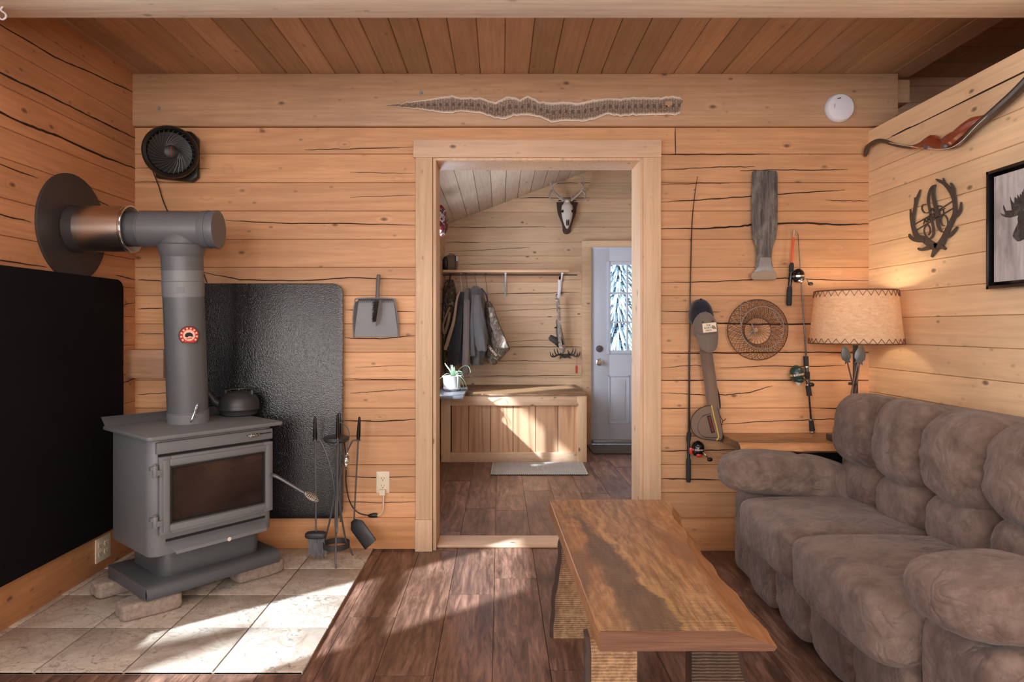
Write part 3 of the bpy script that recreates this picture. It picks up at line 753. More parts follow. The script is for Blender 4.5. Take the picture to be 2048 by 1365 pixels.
struct('wall_mudroom_back', mb, [ENTRY_W, CRACK])
mb = MB(); EW = (4.15, 5.56, .76, 1.93)
zl2 = [0, .14, .28, .42, .55, .69, .83, .97, 1.11, 1.25, 1.39, 1.53, 1.67, 1.81, 1.95, 2.09, 2.24]
for i in range(16):
    z0, z1 = zl2[i], zl2[i+1]; t = rnd.random()
    if z1 <= EW[2]+.02 or z0 >= EW[3]: plank(mb, 'Y', 3.5, EY+.1, EL, EL-.15, z0, z1, tint=t)
    else: plank(mb, 'Y', 3.5, EW[0], EL, EL-.15, z0, z1, tint=t); plank(mb, 'Y', EW[1], EY+.1, EL, EL-.15, z0, z1, tint=t)
struct('wall_mudroom_left', mb, ENTRY_WY)
wf = MB(); wf.box(EL-.16, EL+.018, EW[0]-.07, EW[0]+.010, EW[2]-.07, EW[3]+.07); wf.box(EL-.16, EL+.018, EW[1]-.010, EW[1]+.07, EW[2]-.07, EW[3]+.07)
wf.box(EL-.16, EL+.018, EW[0]+.010, EW[1]-.010, EW[3]-.010, EW[3]+.07); wf.box(EL-.16, EL+.018, EW[0]+.010, EW[1]-.010, EW[2]-.07, EW[2]+.010); wf.box(EL-.07, EL-.03, 4.83, 4.88, EW[2], EW[3])
o = struct('window_4', wf, WHITE, bevel=.003); g = MB(); g.box(EL-.055, EL-.05, EW[0], EW[1], EW[2], EW[3]); g.build('pane', GLASS, o)
mb = MB()
for i in range(22): plank(mb, 'Y', 3.5, EY+.1, ER, ER+.1, i*.16, (i+1)*.16)
struct('wall_mudroom_right', mb, ENTRY_WY)
mb = MB()                                   # inner face of the log wall between the rooms, above and beside the opening
for i in range(22):
    z0, z1 = i*.16, (i+1)*.16
    if z1 < OZ: mb.tint = rnd.random(); mb.box(EL-.1, OX0-.004, 3.59, 3.61, z0, z1); mb.box(OX1+.004, ER+.1, 3.59, 3.61, z0, z1)
    elif z0 > OZ: mb.tint = rnd.random(); mb.box(EL-.1, ER+.1, 3.59, 3.61, z0, z1)
struct('wall_mudroom_front', mb, ENTRY_W)
mb = MB(); x = EL-.15                       # sloping ceiling
while x < ER+.1:
    z0, z1 = eceil(x), eceil(x+.125); mb.tint = rnd.random()
    mb.loft([[Vector((x+.002, y, z0)), Vector((x+.123, y, z1)), Vector((x+.123, y, z1+.05)), Vector((x+.002, y, z0+.05))] for y in (3.55, EY+.1)]); x += .125
mb.tint = .2; mb.loft([[Vector((EL-.2, y, eceil(EL-.2)+.052)), Vector((ER+.2, y, eceil(ER+.2)+.052)), Vector((ER+.2, y, eceil(ER+.2)+.10)), Vector((EL-.2, y, eceil(EL-.2)+.10))] for y in (3.5, EY+.2)])
struct('ceiling_mudroom', mb, ENTRY_C)
mb = MB(); mb.tint = .3; mb.box(.815, .905, 6.45, 6.52, 0, 1.968); mb.tint = .6; mb.box(.815, 1.90, 6.44, 6.52, 1.965, 2.03); struct('trim_9', mb, ENTRY_W, bevel=.003)

# ---- the mud-room door
dx0, dx1, dz1, dy = .915, 1.80, 1.955, 6.47
mb = MB(); mb.box(dx0-.012, dx0+.003, dy-.005, dy+.06, 0, dz1+.02); mb.box(dx1-.003, dx1+.012, dy-.005, dy+.06, 0, dz1+.02); mb.box(dx0, dx1, dy-.005, dy+.06, dz1, dz1+.02)
door = struct('door_1', mb, DOORW, bevel=.002)
gx0, gx1, gz0, gz1 = dx0+.175, dx1-.175, .93, 1.80
mb = MB()
mb.box(dx0+.004, gx0, dy+.01, dy+.045, .03, dz1); mb.box(gx1, dx1-.004, dy+.01, dy+.045, .03, dz1); mb.box(gx0, gx1, dy+.01, dy+.045, gz1, dz1); mb.box(gx0, gx1, dy+.01, dy+.045, .03, gz0)
mb.build('door_leaf', DOORW, door, bevel=.001)
mb = MB()
for a, b, c, d in ((gx0-.025, gx0+.01, gz0-.025, gz1+.025), (gx1-.01, gx1+.025, gz0-.025, gz1+.025), (gx0, gx1, gz1-.01, gz1+.025), (gx0, gx1, gz0-.025, gz0+.01)): mb.box(a, b, dy-.008, dy+.02, c, d)
for k in (1, 2): xx = gx0+(gx1-gx0)*k/3; mb.box(xx-.009, xx+.009, dy+.0, dy+.03, gz0, gz1)
for k in (1, 2): z_ = gz0+(gz1-gz0)*k/3; mb.box(gx0, gx1, dy+.001, dy+.03, z_-.009, z_+.009)
mb.build('window_grille', DOORW, door, bevel=.003)
mb = MB(); mb.box(gx0, gx1, dy+.032, dy+.036, gz0, gz1); mb.build('pane', GLASS, door)
for a in (dx0+.165, dx1-.165-.21):
    mb = MB()
    for q in ((a, a+.21, .675, .69), (a, a+.21, .205, .22), (a, a+.015, .205, .69), (a+.195, a+.21, .205, .69)): mb.box(q[0], q[1], dy+.0, dy+.014, q[2], q[3])
    mb.box(a+.04, a+.17, dy+.002, dy+.014, .245, .65); mb.build('raised_panel', DOORW, door, bevel=.004)
for z_, nm in ((.955, 'deadbolt'), (.822, 'door_knob')):
    mb = MB(); c = Vector((dx0+.075, dy+.01, z_))
    mb.lathe([(.034, 0), (.034, .008), (.026, .014), (.012, .016), (.012, .03), (.024, .036), (.028, .05), (.020, .06), (0.004, .062)] if nm == 'door_knob' else [(.034, 0), (.034, .01), (.026, .02), (.01, .022)], c, (0, -1, 0), 20)
    if nm == 'deadbolt': mb.box(c.x-.005, c.x+.005, c.y-.035, c.y-.02, c.z-.014, c.z+.014)
    mb.build(nm, IRONG if nm == 'deadbolt' else CHROME, door)
mb = MB(); mb.box(dx0, dx1, dy-.03, dy+.01, .015, .05); mb.build('door_sweep', TIN, door, bevel=.003)

# ---- outdoors: snow and a stand of conifers behind the door glass
SNOW = new_mat('snow', rgb(226, 234, 244), .8); FIR = metal_paint('frosted_fir', rgb(206, 222, 230), .9, .25)
mb = MB(); mb.box(-30, 30, 7.2, 45, -.3, -.2); mb.box(-30, -3.2, -30, 7.2, -.3, -.2); o = struct('ground_outside', mb, SNOW); o['kind'] = 'structure'
def fir(x, y, h, seed, label):
    rr = random.Random(seed); t = thing('fir_tree', label, 'tree', (x, y, -.2), group='frosted firs outside the door')
    m = MB(); m.cyl((0, 0, 0), (0, 0, h), .12, .01, 8); m.build('trunk', BARK, t, world=False)
    m = MB(); nl = 80
    for i in range(nl):
        z_ = .3+(h-.4)*i/nl; R = (1-i/nl)*h*.24+.1
        for k in range(40):
            a = rr.uniform(0, 2*PI); L = R*rr.uniform(.7, 1.1); d = Vector((math.cos(a), math.sin(a), 0))
            p0 = Vector((0, 0, z_)); m.tube([p0, p0+d*L*.5+Vector((0, 0, .02)), p0+d*L+Vector((0, 0, -L*.25))], [.010, .016+.007*R, .006], 4, sm=0, flat=.6)
    m.build('branches', FIR, t, world=False)
for i, (x_, y_, h_) in enumerate([(1.9, 10.5, 4.2), (3.4, 12.5, 5.6), (1.0, 14.5, 6.2), (3.0, 17.5, 7.4), (5.4, 15.5, 6.5)]):
    fir(x_, y_, h_, i+5, 'frosted pale fir tree seen through the glass of the white door')

t = thing('spruce_tree', 'dark conifer standing outside the left wall window, casting dappled shade', 'tree', (-3.75, .35, -.2))
m = MB(); m.cyl((0, 0, 0), (0, 0, 2.9), .05, .01, 8); m.build('trunk', BARK, t, world=False)
m = MB(); rr = random.Random(8)
for i in range(300):
    z_ = 1.5+1.35*rr.random(); R_m = (2.95-z_)*.42; a = rr.uniform(0, 2*PI); d = Vector((math.cos(a), math.sin(a), 0)); m.tube([Vector((0, 0, z_)), d*R_m*.6+Vector((0, 0, z_)), d*R_m*rr.uniform(.7, 1.1)+Vector((0, 0, z_-.12))], [.01, .035, .01], 4, flat=.5)
m.build('branches', metal_paint('dark_needles', rgb(50, 66, 54), .9, .3), t, world=False)

# ================================================================== WOOD STOVE (turned about 50 degrees to the room)
def rrect(x0, x1, y0, y1, r, n=6, corners=(1, 1, 1, 1)):
    out = []
    for i, (cx, cy, a0) in enumerate(((x0+r, y0+r, PI), (x1-r, y0+r, 1.5*PI), (x1-r, y1-r, 0), (x0+r, y1-r, .5*PI))):
        if corners[i]: out += [(cx+r*math.cos(a0+a*PI/2/n), cy+r*math.sin(a0+a*PI/2/n)) for a in range(n+1)]
        else: out.append(((x0, y0), (x1, y0), (x1, y1), (x0, y1))[i])
    return out
ST_ANG = math.radians(50)
stove = thing('wood_stove', 'grey steel wood stove with a glass door, standing on concrete pavers on the tiled hearth', 'stove', (-1.406, 2.612, 0), ST_ANG)
LW = dict(world=False)
W, D = .545, .395
m = MB(); m.prism(rrect(0, W, 0, D, .045, 8, (1, 1, 0, 0)), .235, .712); m.build('firebox', STOVE, stove, bevel=.006, **LW)
m = MB(); m.prism(rrect(-.022, W+.035, -.035, .458, .02, 5), .714, .732); m.build('top_plate', STOVE, stove, bevel=.006, **LW)
m = MB(); m.loft([[Vector(p) for p in ((x_, .44, .732), (x_, .444, .732), (x_, .49, .766), (x_, .486, .768))] for x_ in (-.015, .01, .32, W+.02)]); m.build('rear_deflector', STOVE_D, stove, bevel=.001, **LW)
m = MB(); m.prism(rrect(.055, W-.050, .022, D-.06, .045, 8), .135, .236); m.build('pedestal', STOVE_D, stove, bevel=.003, **LW)
# base plate with rolled-over front edge and end skirts
m = MB(); prof = [(-.035, .082), (-.04, .10), (-.037, .118), (-.028, .130), (-.012, .137), (.02, .139), (.36, .139), (.36, .133), (.02, .133), (-.008, .131), (-.022, .125), (-.030, .114), (-.033, .10), (-.029, .082)]
m.loft([[Vector((x_, y_, z_)) for y_, z_ in prof] for x_ in (-.026, W+.012)]); m.box(-.030, -.024, -.02, .36, .085, .137); m.build('base_plate', STOVE_D, stove, bevel=.001, **LW)
# upper control panel
m = MB(); m.box(.02, W-.012, -.014, .004, .655, .702); m.build('control_panel', STOVE, stove, bevel=.003, **LW)
m = MB(); m.box(.405, .525, -.0155, -.013, .682, .687); sl = m.build('air_slot', SLOT, stove, **LW)
m = MB(); m.tube([(.405+.022*i/14, -.022+.006*math.cos(i*1.9), .684+.006*math.sin(i*1.9)) for i in range(60) if i < 40], .0016, 5); m.lathe([(.001, 0), (.006, .004), (.006, .01), (.002, .014)], (.425, -.028, .684), (1, 0, 0), 10)
m.build('control_knob', CHROME, stove, **LW)
m = MB(); m.box(.03, W-.02, -.003, .001, .640, .652); m.build('shadow_gap', SLOT, stove, **LW)
# door
dz0, dz1_ = .325, .643
fd = MB()
def frame(mb, x0, x1, z0, z1, w, y0, y1):
    mb.box(x0, x0+w, y0, y1, z0, z1); mb.box(x1-w, x1, y0, y1, z0, z1); mb.box(x0+w, x1-w, y0, y1, z1-w, z1); mb.box(x0+w, x1-w, y0, y1, z0, z0+w)
frame(fd, .028, .530, dz0, dz1_, .046, -.020, .002); frame(fd, .040, .518, dz0+.012, dz1_-.012, .026, -.027, -.016)
dr = fd.build('door', STOVE, stove, bevel=.0035, **LW)
m = MB(); m.box(.074, .484, -.012, -.006, dz0+.046, dz1_-.046); m.build('glass', SOOT_REFL, dr, **LW)
m = MB(); frame(m, .070, .488, dz0+.042, dz1_-.042, .007, -.0235, -.004); m.build('glass_gasket', SLOT, dr, bevel=.001, **LW)
for z_ in (.385, .590):
    m = MB(); m.cyl((.012, -.018, z_-.024), (.012, -.018, z_+.024), .011, seg=14); m.cyl((.012, -.018, z_+.024), (.012, -.018, z_+.030), .007, seg=10); m.box(.010, .040, -.028, -.008, z_-.018, z_+.004); m.box(-.006, .012, -.024, 0, z_+.004, z_+.02)
    m.build('hinge', STOVE, stove, bevel=.002, **LW)
m = MB(); m.tube([(.519, -.02, .49), (.519, -.05, .49), (.535, -.07, .478), (.60, -.135, .42), (.615, -.15, .408)], [.009, .009, .0075, .0065, .0065], 10, sm=4)
hd = m.build('handle', IRONG, stove, **LW)
a_ = Vector((.612, -.147, .411)); b_ = Vector((.652, -.187, .374)); ax_ = (b_-a_).normalized(); qx = ax_.to_track_quat('Z', 'Y').to_matrix(); L_ = (b_-a_).length
m = MB(); m.tube([a_+qx @ Vector(((.006+.013*math.sin(min(1, t*1.05)*PI*.86))*math.cos(t*9*2*PI), (.006+.013*math.sin(min(1, t*1.05)*PI*.86))*math.sin(t*9*2*PI), t*L_)) for t in [i/108 for i in range(109)]], .0021, 5)
m.lathe([(.001, 0), (.008, .003), (.005, .012), (.001, .015)], b_-ax_*.004, ax_, 10); m.build('spring_grip', CHROME, hd, **LW)
# ash lip
m = MB(); m.loft([[Vector(p) for p in ((x0_, y_, z_), (x1_, y_, z_), (x1_, y_, z_-.003), (x0_, y_, z_-.003))] for x0_, x1_, y_, z_ in ((.055, .50, 0, .288), (.075, .48, -.055, .262), (.078, .477, -.058, .252))]); m.build('ash_lip', STOVE, stove, bevel=.001, **LW)
m = MB(); m.box(.06, .50, -.004, .001, .292, .302); m.build('lip_gap', SLOT, stove, **LW)
m = MB(); m.lathe([(.001, .003), (.008, .002), (.009, 0)], (.30, -.0605, .256), (0, -1, .0), 16); m.build('lip_latch', CREAM, stove, **LW)

# pavers under it
def paver(u, v, ang, label, z=0.012):
    c = stove.location+Matrix.Rotation(ST_ANG, 3, 'Z') @ Vector((u, v, 0))
    m = MB(); rr = random.Random(int(u*100+v*10))
    def fn(w, uu): 
        n = noise.noise(w*40+Vector((u*9, 0, 0)))*.0025+noise.noise(w*14)*.003; return w*(1+n/.05)
    m.blob((0, 0, .034), (.115, .055, .034), 7, 14, fn=fn)
    o = m.build('paver', PAVER, None, smooth=50); o.location = (c.x, c.y, z); o.rotation_euler = (0, 0, ang)
    tag(o, label, 'paver', 'concrete pavers under the stove'); return o
paver(.015, .035, math.radians(42), 'worn concrete paver under the near left corner of the stove base')
paver(.50, .06, math.radians(48), 'worn concrete paver under the right end of the stove base')
paver(.03, .36, math.radians(50), 'partly hidden concrete paver under the rear left corner of the stove')
paver(.48, .40, math.radians(50), 'hidden concrete paver under the rear right corner of the stove')

# ---- stove pipe
B0 = Vector((-1.438, 3.0, .733)); T0 = Vector((-1.440, 2.935, 1.612))
pipe = thing('stove_pipe', 'grey stove pipe rising from the stove and turning at a tee into the left wall', 'stove pipe', B0)
def L(t): return B0.lerp(T0, t)
m = MB(); m.tube([L(0), L(.62), L(.80)], [.0875, .0865, .0855], 40); m.build('lower_pipe', PIPE, pipe)
m = MB(); m.cyl(L(-.002), L(.055), .0895, seg=40); m.torus(L(.058), T0-B0, .088, .0025, 40, 6); m.build('crimped_collar', STOVE, pipe)
m = MB(); m.cyl(L(.655), L(.735), .088, .0885, seg=40); m.torus(L(.735), T0-B0, .0875, .003, 40, 6); m.cyl(L(.738), L(.80), .0865, seg=40); m.build('pipe_band', PIPE_L, pipe)
hx = Vector((-1.92, 2.92, 1.612)); ax = (T0-hx).normalized()
m = MB(); m.tube([L(.79), L(.865), L(.90), L(.96), L(1.0)], [.0875, .088, .092, .080, .06], 40); m.tube([T0-ax*.17, T0+ax*.105], .080, 40); m.torus(T0-ax*.165, ax, .080, .003, 40, 6)
m.tube([L(.86), L(.88), L(.92), L(.95)], [.088, .095, .10, .05], 32)
m.build('tee', PIPE, pipe)
m = MB(); m.tube([T0+ax*.098, T0+ax*.105, T0+ax*.150, T0+ax*.162, T0+ax*.168], [.080, .0835, .0835, .087, .086], 40); m.torus(T0+ax*.128, ax, .084, .0028, 40, 6); m.build('end_cap', PIPE, pipe)
m = MB(); m.tube([T0-ax*.29, T0-ax*.16], .078, 40); m.tube([T0-ax*.235, T0-ax*.23], .0795, 40); m.build('horizontal_pipe', STOVE_D, pipe)
m = MB(); e0 = hx+ax*.01; e1 = T0-ax*.215
rings = []
q_ = ax.to_track_quat('Z', 'Y').to_matrix()
for (c_, r_) in ((e0, .104), (e1, .104), (e1, .099), (e0+ax*.2, .099)): rings.append([c_+q_ @ Vector((r_*math.cos(a), r_*math.sin(a), 0)) for a in [2*PI*k/48 for k in range(48)]])
m.loft(rings); sl = m.build('steel_sleeve', STEEL, pipe)
m = MB(); m.torus(e1-ax*.004, ax, .1035, .004, 48, 8); m.torus(e1-ax*.014, ax, .1045, .0028, 48, 6); m.build('clamp_ring', CHROME, pipe)
m = MB(); m.tube([e0, hx+ax*.055], .1055, 48); m.build('sleeve_collar', DISC, pipe)
m = MB(); m.tube([L(.065)+Vector((.045, -.075, -.045)), L(.065)+Vector((.055, -.085, -.04)), L(.065)+Vector((.065, -.08, -.01)), L(.065)+Vector((.075, -.075, .03))], .003, 6, sm=3)
c0_ = L(.065)+Vector((.068, -.08, -.012)); m.tube([c0_+Vector((.0055*math.cos(i*.75)+.0006*i*.3, .0055*math.sin(i*.75), i*.00062)) for i in range(80)], .0018, 5); m.build('damper_handle', CHROME, pipe)
m = MB(); m.prism(rrect(-.016, .016, -.013, .013, .004), 0, .001, frame_mat(L(.70)+Vector((.026, -.0845, -.013)), (1, .3, 0), (0, 0, 1))); m.build('pipe_label', PIPE, pipe)
disc = MB(); disc.lathe([(.24, 0), (.24, .006), (.236, .009), (.105, .010)], (WL, 2.92, 1.617), (1, 0, 0), 72); tag(disc.build('wall_thimble', DISC), 'round black trim collar where the stove pipe enters the left wall', 'pipe collar')

# thermometer on the pipe
tp = L(.455)+Vector((.052, -.074, 0)); th = thing('stove_thermometer', 'small red round dial thermometer stuck to the stove pipe', 'thermometer', tp)
TM = frame_mat(tp+Vector((.003, -.004, 0)), (.80, .60, 0), (0, .0, 1))
def dial(r, cut, n=40): return [(r*math.cos(a), r*math.sin(a)) for a in [math.radians(-52+284*i/n) for i in range(n+1)]]
m = MB(); m.prism(dial(.042, 0), -.004, 0, TM); m.build('case', BLACK, th)
m = MB(); m.prism(dial(.039, 0), 0, .0008, TM); m.build('dial_face', RED, th)
m = MB()
m.prism([(.025*math.cos(a), .025*math.sin(a)+.001) for a in [2*PI*i/32 for i in range(32)]], .0008, .0012, TM)
for i in range(10):
    a = math.radians(-35+i*28); 
    c_ = Vector((.032*math.cos(a), .032*math.sin(a), 0)); R_ = Matrix.Translation(c_) @ Matrix.Rotation(a, 4, 'Z'); m.box(-.0035, .0035, -.0035, .0035, .0008, .0011, TM @ R_)
m.build('dial_ring', new_mat('dial_cream', rgb(236, 190, 170), .5), th)
m = MB()
for i in range(11):
    a = math.radians(-49+i*28); R_ = Matrix.Translation(Vector((.034*math.cos(a), .034*math.sin(a), 0))) @ Matrix.Rotation(a, 4, 'Z'); m.box(-.004, .004, -.001, .001, .0011, .0015, TM @ R_)
m.prism([(-.017, -.004), (-.016, .006), (-.008, .013), (.004, .014), (.013, .009), (.017, .0), (.013, -.007), (.009, -.003), (-.002, -.003), (-.006, -.008), (-.012, -.007)], .0012, .0018, TM)
m.build('dial_emblem', SLOT, th)
m = MB(); m.prism([(-.012, -.017), (.012, -.013), (.012, -.009), (-.011, -.013)], .0012, .0018, TM); m.build('dial_lettering', RED, th)

# ---- heat shields leaning on the walls
m = MB(); R_ = frame_mat((WL+.030, 1.6, .19), (0, 1, 0), (0, 0, 1))
m.prism(rrect(.46, 1.645, 0, 1.215, .05, 8), 0, .012, R_); tag(m.build('heat_shield', MATBLK, bevel=.003), 'matte black heat shield board against the left wall beside the stove', 'heat shield', 'black heat shields round the stove')
m = MB(); R_ = frame_mat((-1.722, 3.385, .176), (1, 0, 0), (0, 0, 1))
m.prism(rrect(0, .907, 0, 1.222, .055, 8), 0, .012, R_)
hs = m.build('heat_shield', PEBBLE, bevel=.003); tag(hs, 'black pebbled heat shield mat on the back wall behind the stove pipe', 'heat shield', 'black heat shields round the stove')
# small board across the corner
m = MB(); m.tint = .9; m.box(WL+.0, -1.728, 3.335, 3.42, .908, 1.055); tag(m.build('wood_block', wood('rough_board', rgb(170, 130, 102), 'X', grain=.9), bevel=.003), 'short rough board fixed across the corner beside the stove pipe', 'board')

# ---- kettle
kx = P(479, 832, 3.255); kb = Vector((-1.305, 3.25, .733))
k = thing('kettle', 'old black cast iron kettle standing on the wood stove top', 'kettle', kb)
m = MB(); m.lathe([(.078, 0), (.084, .004), (.088, .022), (.092, .026), (.096, .030), (.094, .034), (.096, .050), (.092, .075), (.080, .094), (.064, .104), (.060, .108)], kb, (0, 0, 1), 44); bd = m.build('body', IRON, k)
m = MB(); m.lathe([(.060, .104), (.061, .108), (.054, .113), (.030, .118), (.010, .120)], kb, (0, 0, 1), 40); m.lathe([(.004, .118), (.010, .124), (.009, .131), (.002, .134)], kb, (0, 0, 1), 16); m.build('lid', IRON, k)
m = MB(); m.tube([kb+Vector((-.075, -.02, .045)), kb+Vector((-.108, -.03, .066)), kb+Vector((-.128, -.035, .098)), kb+Vector((-.146, -.04, .118))], [.024, .018, .013, .0125], 16, sm=4); m.build('spout', IRON, k)
for s_ in (-1, 1):
    m = MB(); m.box(kb.x+s_*.066-.006, kb.x+s_*.066+.006, kb.y-.008, kb.y+.008, kb.z+.095, kb.z+.124)
    m.build('handle_lug', IRON, k, bevel=.002)
m = MB(); m.tube([kb+Vector((-.066, 0, .118)), kb+Vector((-.062, .03, .121)), kb+Vector((-.04, .066, .122)), kb+Vector((0, .08, .122)), kb+Vector((.04, .066, .122)), kb+Vector((.062, .03, .121)), kb+Vector((.066, 0, .118))], .0032, 6, sm=6); m.build('bail_handle', IRONG, k)

# ---- fan on the wall
fc = P(341, 305, 3.26); fan = thing('wall_fan', 'black round turbo fan mounted high on the back wall by the corner', 'fan', fc)
fa = Vector((.50, -.80, -.14)).normalized(); q = fa.to_track_quat('Z', 'Y').to_matrix()
m = MB(); m.lathe([(.030, -.095), (.075, -.088), (.112, -.060), (.128, -.02), (.130, .01), (.124, .032), (.112, .040), (.108, .036), (.105, .02), (.10, -.01), (.02, -.03)], fc, fa, 48); m.build('housing', BLACK, fan)
m = MB()
for i in range(30):
    a = 2*PI*i/30
    m.tube([fc+q @ Vector((r_*math.cos(a+tw), r_*math.sin(a+tw), h)) for r_, tw, h in ((.106, 0, .032), (.088, .10, .035), (.065, .32, .036), (.045, .62, .036), (.030, .95, .035))], .0018, 5, sm=3)
gr = m.build('grille', new_mat('fan_grille_black', rgb(64, 62, 62), .35), fan)
m = MB(); m.lathe([(.033, .030), (.033, .038), (.028, .041), (.004, .042)], fc, fa, 28); m.build('hub_cap', BLACK, fan)
text('hub_lettering', 'Honeywell', .0115, REDT, fan, frame_mat(fc+fa*.0427, q @ Vector((0, 1, 0)) if abs((q @ Vector((0, 1, 0))).z) > .7 else Vector((0, 0, 1)), fa.cross(Vector((0, 0, 1))).cross(fa).cross(fa)))
m = MB(); m.tube([P(300, 260, 3.40), P(385, 262, 3.40)], .002, 4)
m = MB(); M_ = frame_mat(P(345, 309, 3.355), (1, 0, 0), (0, 0, 1)); m.prism([(-.10, -.115), (.085, -.135), (.118, -.11), (.118, .09), (.085, .125), (-.06, .14), (-.11, .08)], -.055, -.02, M_); m.box(fc.x-.02, fc.x+.03, 3.30, 3.385, fc.z-.03, fc.z+.03); m.build('wall_bracket', BLACK, fan, bevel=.006)
m = MB(); m.tube([P(305, 341, 3.39), P(318, 375, 3.40), P(326, 402, 3.405), P(338, 430, 3.41), P(355, 470, 3.41), P(392, 520, 3.41), P(406, 546, 3.412), P(414, 566, 3.413)], .003, 6, sm=5)
tag(m.build('fan_cord', BLACK), 'thin black cord hanging from the wall fan down behind the stove pipe', 'cord')

# ---- dustpan with hand brush
dp = thing('dustpan', 'grey metal dustpan hung by its handle on the log wall', 'dustpan', P(752, 612, 3.40))
fW = lambda x, y, d, Y=3.40: Vector(((x-CX)/F*Y, Y-d, EYE-(y-CY)/F*Y))
m = MB(); outl = [(716, 598), (789, 598), (794, 610), (796, 640), (797, 672), (708, 672), (712, 640)]
back = [fW(x, y, .004) for x, y in outl]
rim_o = [fW(708, 672, .006), fW(797, 672, .006), fW(796, 640, .03), fW(793, 608, .045), fW(788, 598, .048), fW(717, 598, .048), fW(714, 612, .045), fW(709, 640, .03)]
m.add([fW(x, y, d) for x, y, d in ((708, 674, .003), (797, 674, .003), (788, 602, .012), (718, 602, .012), (710, 674, .001), (795, 674, .001), (788, 602, .009), (718, 602, .009))], [(0, 1, 2, 3), (4, 7, 6, 5), (0, 4, 5, 1), (1, 5, 6, 2), (2, 6, 7, 3), (3, 7, 4, 0)])
m.tube([fW(797, 675, .004), fW(797, 640, .022), fW(792, 606, .035), fW(785, 598, .037), fW(720, 598, .037), fW(713, 606, .035), fW(708, 640, .022), fW(708, 675, .004)], .0035, 6, sm=3)
for (a, b, c, d) in (((708, 674, .003), (708, 640, .022), (713, 606, .035), (718, 602, .012)), ((797, 674, .003), (797, 640, .022), (792, 606, .035), (788, 602, .012)), ((718, 602, .012), (718, 599, .037), (787, 599, .037), (788, 602, .012))):
    vs = [fW(*p) for p in (a, b, c, d)]; vs += [v+Vector((.0012, -.0012, .0012)) for v in vs]; m.add(vs, [(0, 1, 2, 3), (7, 6, 5, 4), (0, 4, 5, 1), (1, 5, 6, 2), (2, 6, 7, 3), (3, 7, 4, 0)])
for i in range(18): x_ = 720+i*3.95; m.tube([fW(x_, 598, .038), fW(x_, 606, .030)], .0018, 4)
m.build('pan', metal_paint('grey_pan', rgb(122, 121, 122), .5, .15, .3), dp)
m = MB(); m.tube([fW(757, 600, .03), fW(757.5, 580, .028), fW(758, 560, .022), fW(758.5, 550, .018)], [.011, .0095, .0105, .008], 12, sm=3, flat=.6); m.build('handle', metal_paint('grey_handle', rgb(96, 92, 90), .5), dp)
m = MB(); m.torus(fW(758.7, 553, .010), (0, 1, 0), .006, .0025, 14, 6); m.build('hang_ring', TIN, dp)
br = thing('hand_brush', 'small dark bristle brush clipped to the front of the grey dustpan', 'brush', P(755, 622, 3.33))
m = MB(); m.tube([fW(764, 601, .05), fW(763, 622, .052), fW(757, 648, .045), fW(755, 652, .043)], [.003, .0045, .004, .002], 8, sm=3); m.build('brush_back', CAPGREY, br)
m = MB(); rr = random.Random(3)
for i in range(240):
    t = rr.random(); p0 = fW(762-6*t, 602+42*t, .055); m.tube([p0, p0+Vector((-.035*(1-t*.45)*rr.uniform(.5, 1), -rr.uniform(0, .022), rr.uniform(-.006, .002)))], [.0012, .0008], 3)
m.build('bristles', BLACK, br)['kind'] = 'stuff'

# ---- fireside tool set
sx, sy = P(673, 655, 3.24).x, 3.24
fs = thing('fire_tool_stand', 'forged iron fireside tool stand on three legs at the hearth edge', 'tool stand', (sx, sy, .012))
def Q(px, py, Y=3.24): return P(px, py, Y)
m = MB()
for (x_, y_, px2, py2, Y2) in ((0, 0, 672, 1137, 3.115), (0, 0, 620, 1124, 3.26), (0, 0, 721, 1115, 3.30)):
    pass
legs = [([Q(673, 990), Q(671, 1030, 3.22), Q(672, 1085, 3.165), Q(671, 1120, 3.13), Q(672, 1138, 3.115)]),
        ([Q(669, 990), Q(660, 1040, 3.25), Q(651, 1075, 3.27), Q(640, 1105, 3.275), Q(632, 1118, 3.27), Q(621, 1122, 3.265)]),
        ([Q(677, 990), Q(684, 1040, 3.26), Q(692, 1082, 3.285), Q(700, 1098, 3.29), Q(708, 1114, 3.30), Q(722, 1115, 3.305)])]
for l in legs: m = MB(); m.tube(l, .0048, 8, sm=5); m.build('leg', IRONG, fs)
m = MB(); m.tube([Vector((sx, sy, .30)), Vector((sx, sy, .60))], .006, 8); m.build('post', IRONG, fs)
m = MB(); c_ = Q(673, 1089, 3.235); m.lathe([(.062, -.016), (.065, -.016), (.065, .012), (.062, .012)], c_, (0, 0, 1), 36, cap=False); m.build('base_ring', IRON, fs)
m = MB(); c_ = Vector((sx, sy, .600)); m.lathe([(.002, 0), (.056, 0), (.063, .008), (.063, .022), (.055, .026), (.002, .024)], c_, (0, 0, 1), 36); m.build('tray', IRON, fs)
for pts in ([Q(671, 1000), Q(666, 960), Q(656, 918), Q(645, 890), Q(640, 882), Q(630, 882)], [Q(676, 1000), Q(680, 955), Q(690, 915), Q(700, 892), Q(706, 882), Q(716, 881)], [Q(673, 1000, 3.235), Q(673, 950, 3.20), Q(672, 905, 3.16), Q(672, 889, 3.14)]):
    m = MB(); m.tube(pts, .0042, 8, sm=5); e_ = pts[-1]; m.torus(e_, (0, 0, 1), .012, .0028, 16, 6); m.build('arm', IRONG, fs)
m = MB(); m.tube([Vector((sx-.065, sy, .62)), Vector((sx-.058, sy, .66)), Vector((sx-.03, sy, .69)), Vector((sx, sy, .697)), Vector((sx+.03, sy, .69)), Vector((sx+.058, sy, .66)), Vector((sx+.065, sy, .62))], .0025, 6, sm=5); m.build('bail', IRONG, fs)
